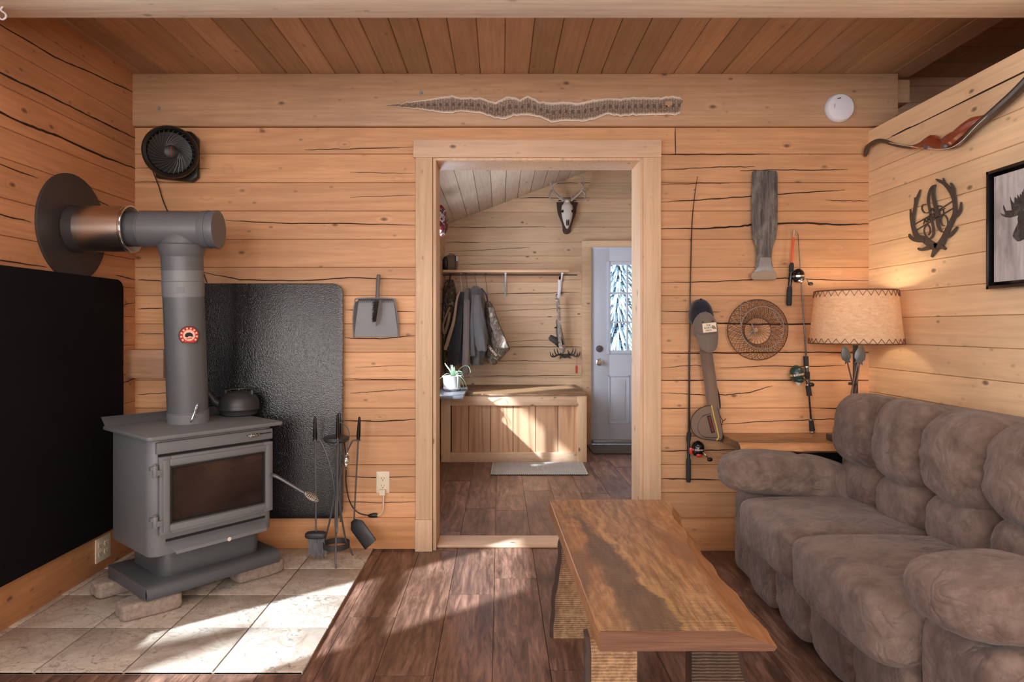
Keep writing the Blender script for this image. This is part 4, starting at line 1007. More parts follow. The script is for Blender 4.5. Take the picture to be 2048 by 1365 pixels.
def tool(nm, label, top, bot, cat='fireside tool'):
    t = thing(nm, label, cat, bot, group='fireside tools on the stand')
    d = (top-bot).normalized(); h0 = top-d*.115
    m = MB(); m.tube([bot, h0], .0042, 8); m.build('shaft', IRONG, t)
    m = MB(); m.tube([h0-d*.006, h0, h0+d*.02, h0+d*.07, top-d*.004, top], [.010, .0085, .0105, .0085, .006, .002], 14); m.build('handle', BLACKG, t)
    return t, d
t, d = tool('hearth_brush', 'fireside brush with grey bristles hanging at the left of the stand', Q(630, 833), Q(632, 1066))
b_ = Q(632, 1066); m = MB(); m.blob(b_+Vector((0, 0, -.012)), (.054, .026, .018), 3.2, 10); m.build('brush_head', IRON, t)
m = MB(); rr = random.Random(5)
for i in range(190):
    a, rd = rr.uniform(0, 2*PI), math.sqrt(rr.random()); p0 = b_+Vector((.042*rd*math.cos(a), .02*rd*math.sin(a), -.026))
    m.tube([p0, p0+Vector((rr.uniform(-.006, .006)+.004, rr.uniform(-.006, .006), -.045)), p0+Vector((rr.uniform(-.014, .012)+.008, rr.uniform(-.01, .01), -.10+.03*rr.random()))], [.0011, .001, .0006], 3)
m.build('bristles', metal_paint('grey_bristle', rgb(118, 118, 122), .8, .3), t)['kind'] = 'stuff'
t, d = tool('hearth_shovel', 'fireside ash shovel hanging at the right of the stand', Q(719, 834, 3.24), Q(708, 1042, 3.26))
s0 = Q(708, 1042, 3.26); M_ = frame_mat(s0, Q(752, 1075, 3.23)-Q(726, 1098, 3.23), -(Q(740, 1092, 3.22)-s0))
ln = (Q(740, 1092, 3.22)-s0).length
m = MB(); wd = .034
m.prism([(-.012, .0), (-wd, -.028), (-wd, -ln), (wd, -ln), (wd, -.028), (.012, .0)], -.001, .001, M_)
for sgn in (-1, 1): m.prism([(sgn*wd, -.028), (sgn*(wd+.002), -.028), (sgn*(wd+.002), -ln), (sgn*wd, -ln)], 0, .014, M_)
m.prism([(-.012, .0), (-wd, -.028), (-wd, -.025), (-.012, .003), (.012, .003), (wd, -.025), (wd, -.028), (.012, 0)], 0, .014, M_)
m.build('blade', metal_paint('black_blade', rgb(50, 50, 52), .35, .3, .3), t, bevel=.0006)
t, d = tool('fire_poker', 'fireside poker hanging at the front of the stand', Q(676, 829, 3.15), Q(674, 1060, 3.165))
m = MB(); e_ = Q(674, 1060, 3.165); m.tube([e_+Vector((0, 0, .02)), e_+Vector((.002, -.004, -.01)), e_+Vector((.0, -.02, -.02))], [.0042, .004, .002], 6, sm=3); m.build('hook_tip', IRONG, t)
t, d = tool('log_grabber', 'fireside poker partly hidden behind the tray of the stand', Q(679, 826, 3.30), Q(681, 1045, 3.29))
# lid lifter with coil grip
cl = thing('coil_lid_lifter', 'small chrome coil grip lid lifter hooked on the tool stand tray', 'lid lifter', Q(692, 880, 3.2))
m = MB(); p0, p1 = Q(693, 908, 3.19), Q(693, 935, 3.19)
m.tube([p0.lerp(p1, i/110)+Vector(((.005+.011*math.sin(i/110*PI))*math.cos(i*.5), (.005+.011*math.sin(i/110*PI))*math.sin(i*.5), 0)) for i in range(111)], .0021, 5); m.build('coil_grip', CHROME, cl)
m = MB(); m.tube([Q(693, 941, 3.19), Q(693, 908, 3.19), Q(695, 892, 3.19), Q(697, 884, 3.19), Q(694, 881, 3.185)], .0028, 6, sm=3); m.build('shaft', IRONG, cl)

# ---- outlet, plug and cords
def outlet(nm, c, xd, label, gang=1):
    t = thing(nm, label, 'outlet', c); M_ = frame_mat(c, xd, (0, 0, 1)); w_ = .0345
    m = MB(); m.prism(rrect(-w_, w_*(1 if gang == 1 else 2.3), -.057, .057, .004, 4), 0, .005, M_); m.build('cover_plate', IVORY, t, bevel=.0015)
    for gx in ([0] if gang == 1 else [0, .046]):
        for s_ in (-1, 1):
            m = MB(); m.prism([(gx+.0165*math.cos(a), s_*.0195+max(-.0125, min(.0125, .0165*math.sin(a)))) for a in [2*PI*i/24 for i in range(24)]], .005, .0065, M_); rc = m.build('receptacle', IVORY, t)
            m = MB(); m.prism(rrect(gx-.0075, gx-.0055, s_*.0195-.002, s_*.0195+.007, .0005, 2), .0065, .0068, M_); m.prism(rrect(gx+.0055, gx+.0075, s_*.0195-.002, s_*.0195+.006, .0005, 2), .0065, .0068, M_)
            m.prism([(gx+.0028*math.cos(a), s_*.0195-.0075+.0028*math.sin(a)) for a in [2*PI*i/10 for i in range(10)]], .0065, .0068, M_); m.build('slots', SLOT, rc)
    return t
outlet('wall_outlet', P(766, 965, 3.42), (1, 0, 0), 'ivory outlet on the log wall right of the fireside tools')
outlet('wall_outlet', Vector((WL+.022, 3.08, .115)), (0, 1, 0), 'ivory outlet low in the left baseboard behind the stove', 2)
m = MB(); m.tube([P(766, 1012, 3.405), P(767, 995, 3.395), P(766, 985, 3.40)], .004, 6, sm=3); m.box(P(760, 0, 3.4).x, P(771, 0, 3.4).x, 3.385, 3.415, zz(988), zz(978))
m.tube([P(766, 988, 3.395), P(767, 1005, 3.395), P(766, 1022, 3.40), P(758, 1031, 3.405), P(745, 1032, 3.405)], .0035, 6, sm=4); tag(m.build('extension_lead', IVORY), 'short white lead plugged in under the wall outlet', 'cord')
pc = thing('power_cord', 'black cord looping down the wall to a plug below the outlet', 'cord', P(740, 1033, 3.40))
m = MB(); m.tube([P(688, 880, 3.40), P(693, 925, 3.40), P(692, 965, 3.40), P(700, 1005, 3.40), P(716, 1026, 3.40), P(738, 1032, 3.40)], .003, 6, sm=6); m.build('cord', BLACK, pc)
m = MB(); a_, b_ = P(736, 1032, 3.40), P(754, 1031, 3.40); m.tube([a_, a_.lerp(b_, .3), a_.lerp(b_, .6), b_], [.005, .010, .012, .011], 10); m.build('plug', BLACK, pc)

# ---- things on the header: snake skin, bolts, smoke alarm; hook in the beam
top = [(765, 211), (800, 207), (826, 203), (845, 200), (862, 198), (885, 193), (905, 191), (920, 195), (950, 195), (965, 196), (990, 205), (1006, 196), (1021, 192), (1040, 199), (1055, 191), (1080, 203), (1105, 205), (1130, 203), (1155, 206), (1185, 200), (1215, 196), (1240, 197), (1265, 194), (1300, 195), (1330, 194), (1345, 191), (1360, 195), (1366, 200)]
bot = [(765, 211.5), (800, 214), (826, 218), (845, 219), (862, 223), (885, 226), (905, 227), (920, 223), (950, 226), (965, 228), (990, 237), (1010, 239), (1030, 232), (1055, 231), (1080, 235), (1103, 246), (1130, 242), (1165, 244), (1190, 239), (1215, 229), (1240, 233), (1265, 231), (1290, 231), (1320, 230), (1340, 230), (1350, 231), (1360, 227), (1363, 208)]
def interp(pts, x):
    for i in range(len(pts)-1):
        if pts[i][0] <= x <= pts[i+1][0]: return pts[i][1]+(pts[i+1][1]-pts[i][1])*(x-pts[i][0])/(pts[i+1][0]-pts[i][0]+1e-9)
    return pts[-1][1]
YB = 3.393; NX, NV = 240, 12; me_v = []; uvs = []; fcs = []
for i in range(NX+1):
    x_ = 765+600*i/NX; t_, b_ = interp(top, x_), interp(bot, x_); t_ += noise.noise(Vector((x_*.11, 0, 0)))*2.2; b_ += noise.noise(Vector((x_*.13, 9, 0)))*2.4
    for j in range(NV+1):
        v_ = j/NV; y_ = b_+(t_-b_)*v_; lift = .004+.012*(abs(v_-.5)*2)**2*(.4+abs(noise.noise(Vector((x_*.05, v_*2, 3)))))+.003*noise.noise(Vector((x_*.04, v_, 1)))
        me_v.append(P(x_, y_, YB-max(.002, lift))); uvs.append((i/NX, v_))
for i in range(NX):
    for j in range(NV):
        xx = 765+600*(i+.5)/NX
        if ((xx-1338)/8)**2+(((j+.5)/NV-.62)/.17)**2 < 1: continue
        a = i*(NV+1)+j; fcs.append((a, a+1, a+NV+2, a+NV+1))
me = bpy.data.meshes.new('snake_skin'); me.from_pydata([tuple(v) for v in me_v], [], fcs); uvl = me.uv_layers.new(name='skin')
for l in me.loops: uvl.data[l.index].uv = uvs[l.vertex_index]
me.materials.append(SNAKE); me.polygons.foreach_set('use_smooth', [True]*len(me.polygons)); sk = bpy.data.objects.new('snake_skin', me); COL.objects.link(sk)
mo = sk.modifiers.new('thickness', 'SOLIDIFY'); mo.thickness = .0012
tag(sk, 'long patterned snake skin pinned flat along the header beam over the doorway', 'snake skin')
for i, (x_, y_, lb) in enumerate(((318, 217, 'steel bolt head in the header beam above the fan'), (842, 186, 'steel bolt head in the header beam above the tip of the snake skin'))):
    m = MB(); c_ = P(x_, y_, 3.393); m.lathe([(.011, 0), (.011, .002), (.0, .002)], c_, (0, -1, 0), 20); m.lathe([(.0075, .002), (.0075, .008), (.006, .009), (.0, .009)], c_, (0, -1, 0), 6); tag(m.build('bolt_head', TIN, smooth=20), lb, 'bolt', 'bolt heads in the header beam')
sd = thing('smoke_alarm', 'round white smoke alarm on the right end of the header beam', 'smoke alarm', P(1676, 218, 3.39)); c_ = P(1676, 218, 3.393)
m = MB(); m.lathe([(.072, 0), (.075, .006), (.073, .022), (.066, .032), (.060, .034), (.0, .036)], c_, (0, -1, 0), 56); m.build('body', WHITE, sd)
m = MB(); m.box(c_.x-.012, c_.x+.006, c_.y-.037, c_.y-.0345, c_.z+.043, c_.z+.047, Matrix.Translation(c_) @ Matrix.Rotation(-.2, 4, 'Y') @ Matrix.Translation(-c_)); m.build('indicator_slot', SLOT, sd)
text('alarm_lettering', 'FIRE', .011, new_mat('grey_print', rgb(140, 138, 144), .6), sd, frame_mat(c_+Vector((-.036, -.0355, .004)), (0, 0, -1), (1, 0, 0)))
m = MB(); h_ = P(6, 27, 2.30)
m.tube([Vector((h_.x, 2.30, 2.306)), Vector((h_.x-.008, 2.30, 2.293)), Vector((h_.x+.008, 2.30, 2.280)), Vector((h_.x+.010, 2.30, 2.268)), Vector((h_.x, 2.30, 2.260)), Vector((h_.x-.012, 2.30, 2.264)), Vector((h_.x-.013, 2.30, 2.270))], .0032, 8, sm=5); tag(m.build('screw_hook', WHITE), 'white screw hook in the underside of the front ceiling beam', 'hook')

# ================================================================== COFFEE TABLE (live-edge slab)
def itp(tab, v):
    tab = sorted(tab)
    if v <= tab[0][0]: return tab[0][1]
    for i in range(len(tab)-1):
        if tab[i][0] <= v <= tab[i+1][0]: return tab[i][1]+(tab[i+1][1]-tab[i][1])*(v-tab[i][0])/(tab[i+1][0]-tab[i][0])
    return tab[-1][1]
ct = thing('coffee_table', 'live edge wooden slab coffee table in front of the brown sofa', 'coffee table', (.43, 2.12, 0))
XL = [(1.53, .234), (2.713, .205)]
XT = [(1.53, .560), (1.60, .572), (1.727, .583), (1.895, .596), (2.0, .606), (2.07, .616), (2.17, .626), (2.24, .645), (2.30, .654), (2.35, .657), (2.44, .654), (2.52, .668), (2.60, .690), (2.713, .700)]
XB = [(1.53, .652), (1.60, .664), (1.73, .664), (1.845, .672), (1.95, .664), (2.07, .672), (2.17, .676), (2.215, .682), (2.30, .690), (2.40, .680), (2.50, .700), (2.60, .722), (2.713, .722)]
m = MB(); NY, NXs = 90, 14; ZT, ZB = .450, .405; rings = []
for i in range(NY+1):
    y = 1.534+(2.713-1.534)*i/NY; n_ = noise.noise(Vector((y*9, 1, 0))); n2 = noise.noise(Vector((y*23, 4, 0)))
    xl, xt, xb = itp(XL, y)+.002*n2, itp(XT, y)+.006*n_+.002*n2, itp(XB, y)+.006*n_+.004*n2
    r_ = [Vector((xl, y, ZB)), Vector((xl-.001, y, ZB+.02)), Vector((xl, y, ZT-.002))]
    for k in range(NXs+1):
        t = k/NXs; r_.append(Vector((xl+.003+(xt-xl-.003)*t, y+(0.012*(noise.noise(Vector((t*14, 0, i//45))))+.006 if i in (0,) else 0), ZT+.0012*noise.noise(Vector((t*8, y*6, 0))))))
    r_ += [Vector((xt+(xb-xt)*.35, y, ZT-.012+.003*n2)), Vector((xt+(xb-xt)*.72, y, ZT-.026+.003*n_)), Vector((xb, y, ZB+.009)), Vector((xb-.006, y, ZB))]
    rings.append(r_)
b0 = len(m.v); n = len(rings[0]); m.v += [p for r_ in rings for p in r_]
for j in range(NY):
    for i in range(n):
        a, b, c, d = b0+j*n+i, b0+j*n+(i+1) % n, b0+(j+1)*n+(i+1) % n, b0+(j+1)*n+i
        m.f.append([a, b, c, d]); m.t.append(.5); m.m.append(0 if 2 < i < 3+NXs else (1 if 3+NXs <= i < n-1 else 1))
m.f += [[b0+i for i in range(n)][::-1], [b0+NY*n+i for i in range(n)]]; m.t += [.4, .4]; m.m += [2, 2]
m.build('tabletop', [SLAB, EDGEW, ENDG], ct, smooth=28)
def slab_leg(prof_l, prof_r, y0, y1, mat, bark_left=True):
    m = MB(); N_ = 22; rs = []
    for i in range(N_+1):
        z_ = .404*i/N_; xl_ = itp(prof_l, z_)+(.005*noise.noise(Vector((z_*16, y0*7, 0))) if bark_left else 0); xr_ = itp(prof_r, z_)+(0 if bark_left else .006*noise.noise(Vector((z_*20, 3, 1))))
        rs.append([Vector((xl_, y0, z_)), Vector((xr_, y0, z_)), Vector((xr_, y1, z_)), Vector((xl_, y1, z_))])
    m.loft(rs); lg = m.build('leg', mat, ct, smooth=30)
    m = MB(); rs = []
    for i in range(N_+1):
        z_ = .404*i/N_; e = (rs_x := (rs and 0)) or 0
        x_ = itp(prof_l if bark_left else prof_r, z_)+(.005*noise.noise(Vector((z_*16, y0*7, 0))) if bark_left else .006*noise.noise(Vector((z_*20, 3, 1))))
        s_ = -1 if bark_left else 1; th_ = .010+.006*abs(noise.noise(Vector((z_*25, 5, y0))))
        rs.append([Vector((x_+s_*.0005, y0+.002, z_)), Vector((x_+s_*th_, y0+.012, z_)), Vector((x_+s_*th_, y1-.01, z_)), Vector((x_+s_*.0005, y1-.002, z_))])
    m.loft(rs); m.build('bark', BARK, lg, smooth=20)
slab_leg([(0, .200), (.12, .205), (.25, .225), (.404, .240)], [(0, .345), (.404, .345)], 2.44, 2.49, SLABZ)
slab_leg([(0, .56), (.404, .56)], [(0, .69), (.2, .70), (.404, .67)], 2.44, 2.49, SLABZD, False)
slab_leg([(0, .225), (.2, .222), (.404, .225)], [(0, .336), (.404, .338)], 1.60, 1.655, SLABZ)
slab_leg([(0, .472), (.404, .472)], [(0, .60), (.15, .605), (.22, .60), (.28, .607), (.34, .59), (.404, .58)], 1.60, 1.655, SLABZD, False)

# ================================================================== SOFA
sf = thing('sofa', 'dark brown overstuffed microsuede sofa against the right plank wall', 'sofa', (1.5, 2.28, 0))
def soft(seed, amp=.006, sc=9, wr=.004, wsc=26, st=(1, 1, 1)):
    def fn(w, u):
        q_ = Vector((w.x*st[0], w.y*st[1], w.z*st[2]))
        n1 = noise.noise(q_*sc+Vector((seed, 0, 0))); n2 = noise.noise(q_*wsc+Vector((0, seed, 0))); n3 = abs(noise.noise(q_*wsc*.6+Vector((seed, seed, 3))))
        return w+u.normalized()*(amp*n1+wr*n2-wr*1.5*(1-n3)*.5)
    return fn
def pad(name, c, r, k, seed, n=26, M=None, amp=.008, sc=7, wr=.003, wsc=24, st=(1, 1, 1), extra=None):
    n = int(n*1.35); wr *= .7; m = MB(); f0 = soft(seed, amp, sc, wr, wsc, st); fn = (lambda w, u: f0(extra(w, u), u)) if extra else f0
    m.blob(c, r, k, n, M, fn); return m.build(name, SOFA, sf, smooth=180)
RY_ = lambda a: Matrix.Rotation(math.radians(a), 4, 'Y')
# carcass
pad('back_frame', (1.765, 2.25, .43), (.145, .78, .40), 7, 1, 16, amp=.003)
pad('seat_frame', (1.42, 2.27, .16), (.27, .66, .13), 9, 2, 14, amp=.002)
# arms: upright panel and pillow top
pad('arm_panel', (1.47, 2.975, .225), (.365, .115, .205), 10, 3, 18, amp=.003, wr=.001)
pad('arm_panel', (1.47, 1.60, .225), (.365, .135, .205), 10, 4, 18, amp=.003, wr=.001)
def arm_shape(w, u):
    t = (w.x+.33)/.66                    # 0 at the front tip, 1 at the back
    w = w.copy(); w.z += .030*(1-t)-.055*t*t; w.z += .018*math.sin(min(1, max(0, t))*PI) 
    s = abs(t-.55); 
    if s < .05 : w.z -= .010*(1-s/.05)*(1 if u.z > -.3 else 0); w.y -= .008*(1-s/.05)*(1 if u.y > 0 else -1)
    if w.x < -.22: w.y *= 1-.15*min(1, (-.22-w.x)/.12)
    return w
pad('arm_cushion', (1.335, 2.935, .488), (.345, .135, .092), 3.4, 5, 40, extra=arm_shape, amp=.010, sc=6, wr=.0035, wsc=22, st=(.6, 1, 1.6))
pad('arm_cushion', (1.345, 1.600, .480), (.320, .160, .088), 3.2, 6, 44, extra=arm_shape, amp=.010, sc=6, wr=.005, wsc=24, st=(1.6, .5, 1))
# seat cushions
def seat_shape(w, u):
    w = w.copy(); 
    if u.z > 0: w.z += .014*(1-min(1, abs(w.x/.30))**2)*(1-min(1, abs(w.y/.30))**2)
    return w
pad('seat_cushion', (1.315, 2.585, .335), (.290, .282, .100), 6.5, 7, 40, extra=seat_shape, amp=.005, sc=5, wr=.0022, wsc=14, st=(.4, 1.6, 1))
pad('seat_cushion', (1.305, 2.020, .340), (.300, .298, .105), 6.5, 8, 40, extra=seat_shape, amp=.006, sc=5, wr=.0022, wsc=14, st=(.4, 1.6, 1))
# gathered front skirt
for i in range(4):
    y0 = 1.74+.283*i
    def sk_(w, u, h=.142):
        w = w.copy(); e_ = abs(w.y)/h
        if e_ > .6: w.x += (.005*math.sin(w.z*90+i*2+4*noise.noise(w*20))*(e_-.6)/.4)*(1 if u.x < 0 else 0)
        return w
    pad('front_panel', (1.128, y0+.1415, .165), (.046, .146, .145), 3.6, 20+i, 24, extra=sk_, amp=.004, wr=.0022, wsc=34, st=(1, 1, .6))
# back: four tall pillows over four lumbar rolls
for i in range(4):
    yc = 1.895+.305*i
    def up_(w, u, i=i):
        w = w.copy(); e_ = abs(w.y)/.165
        if e_ > .55: w.x += .006*math.sin(w.z*110+i+5*noise.noise(w*15))*(e_-.55)/.45*(1 if u.x < 0 else .3)
        if u.z < -.4: w.x += .003*math.sin(w.y*90+i*3)
        w.y += .03*math.sin((w.z+.05)*4)*(1)
        return w
    pad('back_pillow', (1.640, yc+.01, .710), (.165, .170, .170), 2.7, 30+i, 34, RY_(16), extra=up_, amp=.010, sc=6, wr=.0045, wsc=20, st=(1, .8, 1.1))
    pad('lumbar_roll', (1.615, yc-.005, .492), (.125, .160, .108), 2.8, 40+i, 28, RY_(6), extra=lambda w, u: w, amp=.010, sc=8, wr=.0055, wsc=26)
pad('back_side', (1.72, 3.00, .60), (.13, .055, .25), 3.0, 50, 18, amp=.008)
pad('back_top_roll', (1.775, 2.25, .765), (.125, .76, .095), 3.2, 51, 30, amp=.008, sc=5, wr=.003)

# ================================================================== SIDE TABLE AND LAMP
stb = thing('side_table', 'live edge slab side table behind the far arm of the sofa', 'side table', (1.53, 3.25, 0))
m = MB(); rs = []
for i in range(61):
    t = i/60; x_ = 1.150+.770*t; n_ = noise.noise(Vector((x_*11, 7, 0))); yf = 3.085+.012*n_+(.03*(1-t/.08) if t < .08 else 0)-.02*max(0, t-.5); zt_ = .615
    rs.append([Vector((x_+.02, yf+.010, .572)), Vector((x_, yf-.010+.006*noise.noise(Vector((x_*30, 0, 0))), .584)), Vector((x_, yf+.004, .602)), Vector((x_-.0, yf+.030+.008*n_, zt_-.001)), Vector((x_, 3.25, zt_)), Vector((x_, 3.418, zt_)), Vector((x_, 3.418, .572))])
m.mi = 0; m.loft(rs)
for i, f in enumerate(m.f):
    k = i % 7
    if i < 60*7: m.m[i] = 1 if k in (0, 1, 2) else 0
m.build('tabletop', [SLABX, wood('raw_slab_edge', rgb(206, 150, 104), 'X', grain=1.0, ring=.6, knots=.3, bumps=.9)], stb, smooth=30)
for x_ in (1.24, 1.84):
    for y_ in (3.16, 3.36): m = MB(); m.box(x_, x_+.04, y_, y_+.04, 0, .571); m.build('leg', BLACK, stb, bevel=.002)
m = MB(); m.box(1.24, 1.88, 3.17, 3.19, .50, .571); m.box(1.24, 1.88, 3.37, 3.39, .50, .571); m.build('apron', BLACK, stb, bevel=.002)

LXc, LYc = 1.717, 3.14
lp = thing('table_lamp', 'table lamp with laced parchment shade and crossed iron arrows on the side table', 'lamp', (LXc, LYc, .615))
m = MB(); m.box(LXc-.105, LXc+.075, LYc-.075, LYc+.075, .6155, .645); m.build('base', metal_paint('lamp_base_green_black', rgb(58, 60, 56), .5), lp, bevel=.002)
m = MB(); m.box(LXc-.010, LXc+.010, LYc-.006, LYc+.006, .644, 1.12); m.build('pole', IRON, lp, bevel=.001)
zb_, zt2, rb_, rt_ = 1.092, 1.344, .204, .179
m = MB(); rings = []
for (r_, z_) in ((rb_, zb_), (rt_, zt2), (rt_-.003, zt2), (rb_-.003, zb_)): rings.append([Vector((LXc+r_*math.cos(a), LYc+r_*math.sin(a), z_)) for a in [2*PI*k/72 for k in range(72)]])
m.loft(rings, cap=False, closed=True); shd = m.build('lamp_shade', SHADE, lp)
LACE = new_mat('leather_lace', rgb(110, 70, 50), .7)
for nm, zc, rc, dz_ in (('top_lacing', zt2, rt_, -.028), ('bottom_lacing', zb_, rb_, .024)):
    m = MB(); pts = []; K = 34
    for i in range(K*2):
        a = 2*PI*i/(K*2)+.03; f_ = i % 2; zz_ = zc+dz_*f_; rr_ = rc+(rt_-rb_)*(abs(dz_)*f_/.252)*(1 if dz_ > 0 else -1)
        pts.append(Vector((LXc+(rr_+.003)*math.cos(a), LYc+(rr_+.003)*math.sin(a), zz_)))
    m.tube(pts, .0018, 5, closed=True); m.torus((LXc, LYc, zc), (0, 0, 1), rc-.0005, .0036, 72, 6); m.build(nm, LACE, shd)
m = MB(); m.cyl((LXc, LYc, 1.10), (LXc, LYc, 1.16), .016, seg=16); m.build('socket', IRON, lp)
BULB = new_mat('lit_bulb', rgb(255, 214, 150), .5); BULB.node_tree.nodes['Principled BSDF'].inputs['Emission Color'].default_value = (1, .62, .30, 1); BULB.node_tree.nodes['Principled BSDF'].inputs['Emission Strength'].default_value = 5
m = MB(); m.lathe([(.010, 0), (.012, .01), (.026, .035), (.030, .055), (.024, .075), (.010, .086), (.0, .088)], (LXc, LYc, 1.16), (0, 0, 1), 20); m.build('bulb', BULB, lp)
bl = bpy.data.lights.new('lamp_bulb_light', 'POINT'); blo = bpy.data.objects.new('lamp_bulb_light', bl); COL.objects.link(blo); bl.energy = 2.6; bl.color = (1, .80, .56); bl.shadow_soft_size = .035; blo.location = (LXc, LYc, 1.275)
# arrows
def arrow(pt, pb, name='arrow', headw=.020):
    d = (pt-pb).normalized(); s_ = d.cross(Vector((0, 1, 0))).normalized()
    m = MB(); m.tube([pb, pt], .0036, 7); ar = m.build('arrow', metal_paint('arrow_bronze', rgb(106, 84, 76), .45, .2, .4), lp)
    fm = lambda x, y, z: pt+s_*x+d*y+Vector((0, -z, 0))
    m = MB()
    hp = [(-.006, .0), (-.014, -.004), (-.010, .010), (-.021, .022), (-.022, .045), (-.013, .070), (0, .090), (.013, .070), (.022, .045), (.021, .022), (.010, .010), (.014, -.004), (.006, 0)]
    n_ = len(hp); vs = [fm(x, y, 0) for x, y in hp]+[fm(x, y, .004) for x, y in hp]+[fm(0, .04, .012)]
    m.add(vs, [tuple(range(n_))]+[(i, (i+1) % n_, n_+(i+1) % n_, n_+i) for i in range(n_)]+[(n_+i, n_+(i+1) % n_, 2*n_) for i in range(n_)]); m.build('arrowhead', metal_paint('arrowhead_steel', rgb(108, 116, 122), .4, .2, .5), ar)
    fb = lambda x, y, z: pb+s_*x+d*y+Vector((0, -z, 0)); m = MB()
    for sg in (-1, 1): 
        vs = [fb(sg*.002, .07, 0), fb(sg*.014, .045, 0), fb(sg*.016, -.005, 0), fb(sg*.008, .004, 0), fb(sg*.002, .0, 0)]; vs += [v+Vector((0, -.003, 0)) for v in vs]
        m.add(vs, [(0, 1, 2, 3, 4), (9, 8, 7, 6, 5)]+[(i, (i+1) % 5, 5+(i+1) % 5, 5+i) for i in range(5)])
    m.build('fletching', metal_paint('fletching_iron', rgb(70, 54, 52), .5, .2, .3), ar)
arrow(P(1695, 726, 3.10), P(1722, 838, 3.13)); arrow(P(1715, 726, 3.09), P(1692, 838, 3.08)); arrow(P(1719, 728, 3.12), P(1700, 852, 3.11))
m = MB(); c_ = P(1706, 769, 3.11); m.torus(c_, (0, 0, 1), .018, .004, 20, 6); m.torus(c_+Vector((0, 0, .006)), (0, 0, 1), .018, .003, 20, 6); m.build('binding', IRON, lp)

# ================================================================== THINGS ON THE BACK WALL, RIGHT OF THE DOORWAY
Wp = lambda x, y, d=.01: P(x, y, WB-d)
# --- tall rod
r1 = thing('fishing_rod', 'long thin black fishing rod standing upright against the wall beside the doorway', 'fishing rod', Wp(1377, 965, .03))
m = MB(); m.tube([Wp(1378, 866, .03), Wp(1379, 700, .025), Wp(1381, 560, .02), Wp(1384, 450, .016), Wp(1389, 395, .014), Wp(1395, 353, .012)], [.0062, .0045, .0035, .0026, .0019, .0012], 8, sm=6); m.build('blank', BLACKG, r1)
m = MB(); m.tube([Wp(1376.5, 965, .03), Wp(1377, 960, .03), Wp(1377, 920, .03), Wp(1377, 917, .03)], [.010, .0125, .0125, .009], 14); m.build('rear_grip', RUBBER, r1)
m = MB(); m.tube([Wp(1377, 885, .03), Wp(1377, 880, .03), Wp(1378, 868, .03), Wp(1378, 864, .03)], [.009, .012, .0115, .007], 14); m.build('fore_grip', RUBBER, r1)
m = MB(); m.tube([Wp(1377, 919, .03), Wp(1377, 884, .03)], .0078, 12); m.build('reel_seat', BLACK, r1)
for (x_, y_, yy) in ((1380, 700, .02), (1380.5, 580, .02), (1381.5, 480, .018), (1391, 380, .012)):
    m = MB(); m.torus(Wp(x_-1.5, y_, yy+.012), (0, 0, 1), .004, .0009, 12, 5); m.tube([Wp(x_, y_-3, yy), Wp(x_-1.5, y_, yy+.010), Wp(x_, y_+3, yy)], .001, 4); m.build('line_guide', IRON, r1)
def spincast(parent, c, up, s=1.0, body=BLACKG, accent=RED, name='reel', flip=1, wrd='ZEBCO'):
    """closed-face reel; c centre, up = direction of the front cone"""
    q = Vector(up).normalized().to_track_quat('Z', 'Y').to_matrix()
    m = MB(); m.lathe([(.004*s, .036*s), (.008*s, .034*s), (.020*s, .026*s), (.027*s, .014*s), (.028*s, .002*s)], c, up, 28); rl = m.build(name, body, parent)
    m = MB(); m.lathe([(.0285*s, .002*s), (.0285*s, -.006*s)], c, up, 28); m.build('reel_ring', CHROME, rl)
    m = MB(); m.lathe([(.0275*s, -.006*s), (.027*s, -.018*s), (.020*s, -.030*s), (.008*s, -.034*s)], c, up, 28); m.build('reel_back', body, rl)
    m = MB(); m.blob(c+Vector(up)*(-.026*s)+Vector((0, -.016*s, 0)), (.014*s, .010*s, .010*s), 2.6, 6); m.build('thumb_button', accent, rl)
    m = MB(); a_ = c+Vector((flip*.014*s, -.026*s, -.012*s)); b_ = a_+Vector((flip*.022*s, -.006*s, -.028*s)); m.tube([a_, a_.lerp(b_, .5)+Vector((flip*.002, -.004, 0)), b_], .0028*s, 6); m.build('crank', CHROME, rl)
    m = MB(); m.blob(b_+Vector((flip*.006*s, -.004*s, -.002*s)), (.012*s, .008*s, .0085*s), 2.4, 6); m.blob(a_+Vector((flip*-.03*s, .0, -.024*s)), (.010*s, .007*s, .007*s), 2.4, 6) if 0 else None; m.build('crank_knob', BLACK, rl)
    text('reel_lettering', wrd, .0085*s, CREAM, rl, frame_mat(c+Vector((0, -.0292*s, -.002*s)), (1, 0, 0), (0, 0, 1)))
    return rl
spincast(r1, Wp(1396, 898, .045), Vector((0, 0, 1)), 1.15)
m = MB(); m.box(Wp(1377, 0, .03).x, Wp(1392, 0, .03).x, 3.372, 3.380, zz(905), zz(893)); m.build('reel_foot', RED, r1, bevel=.001)

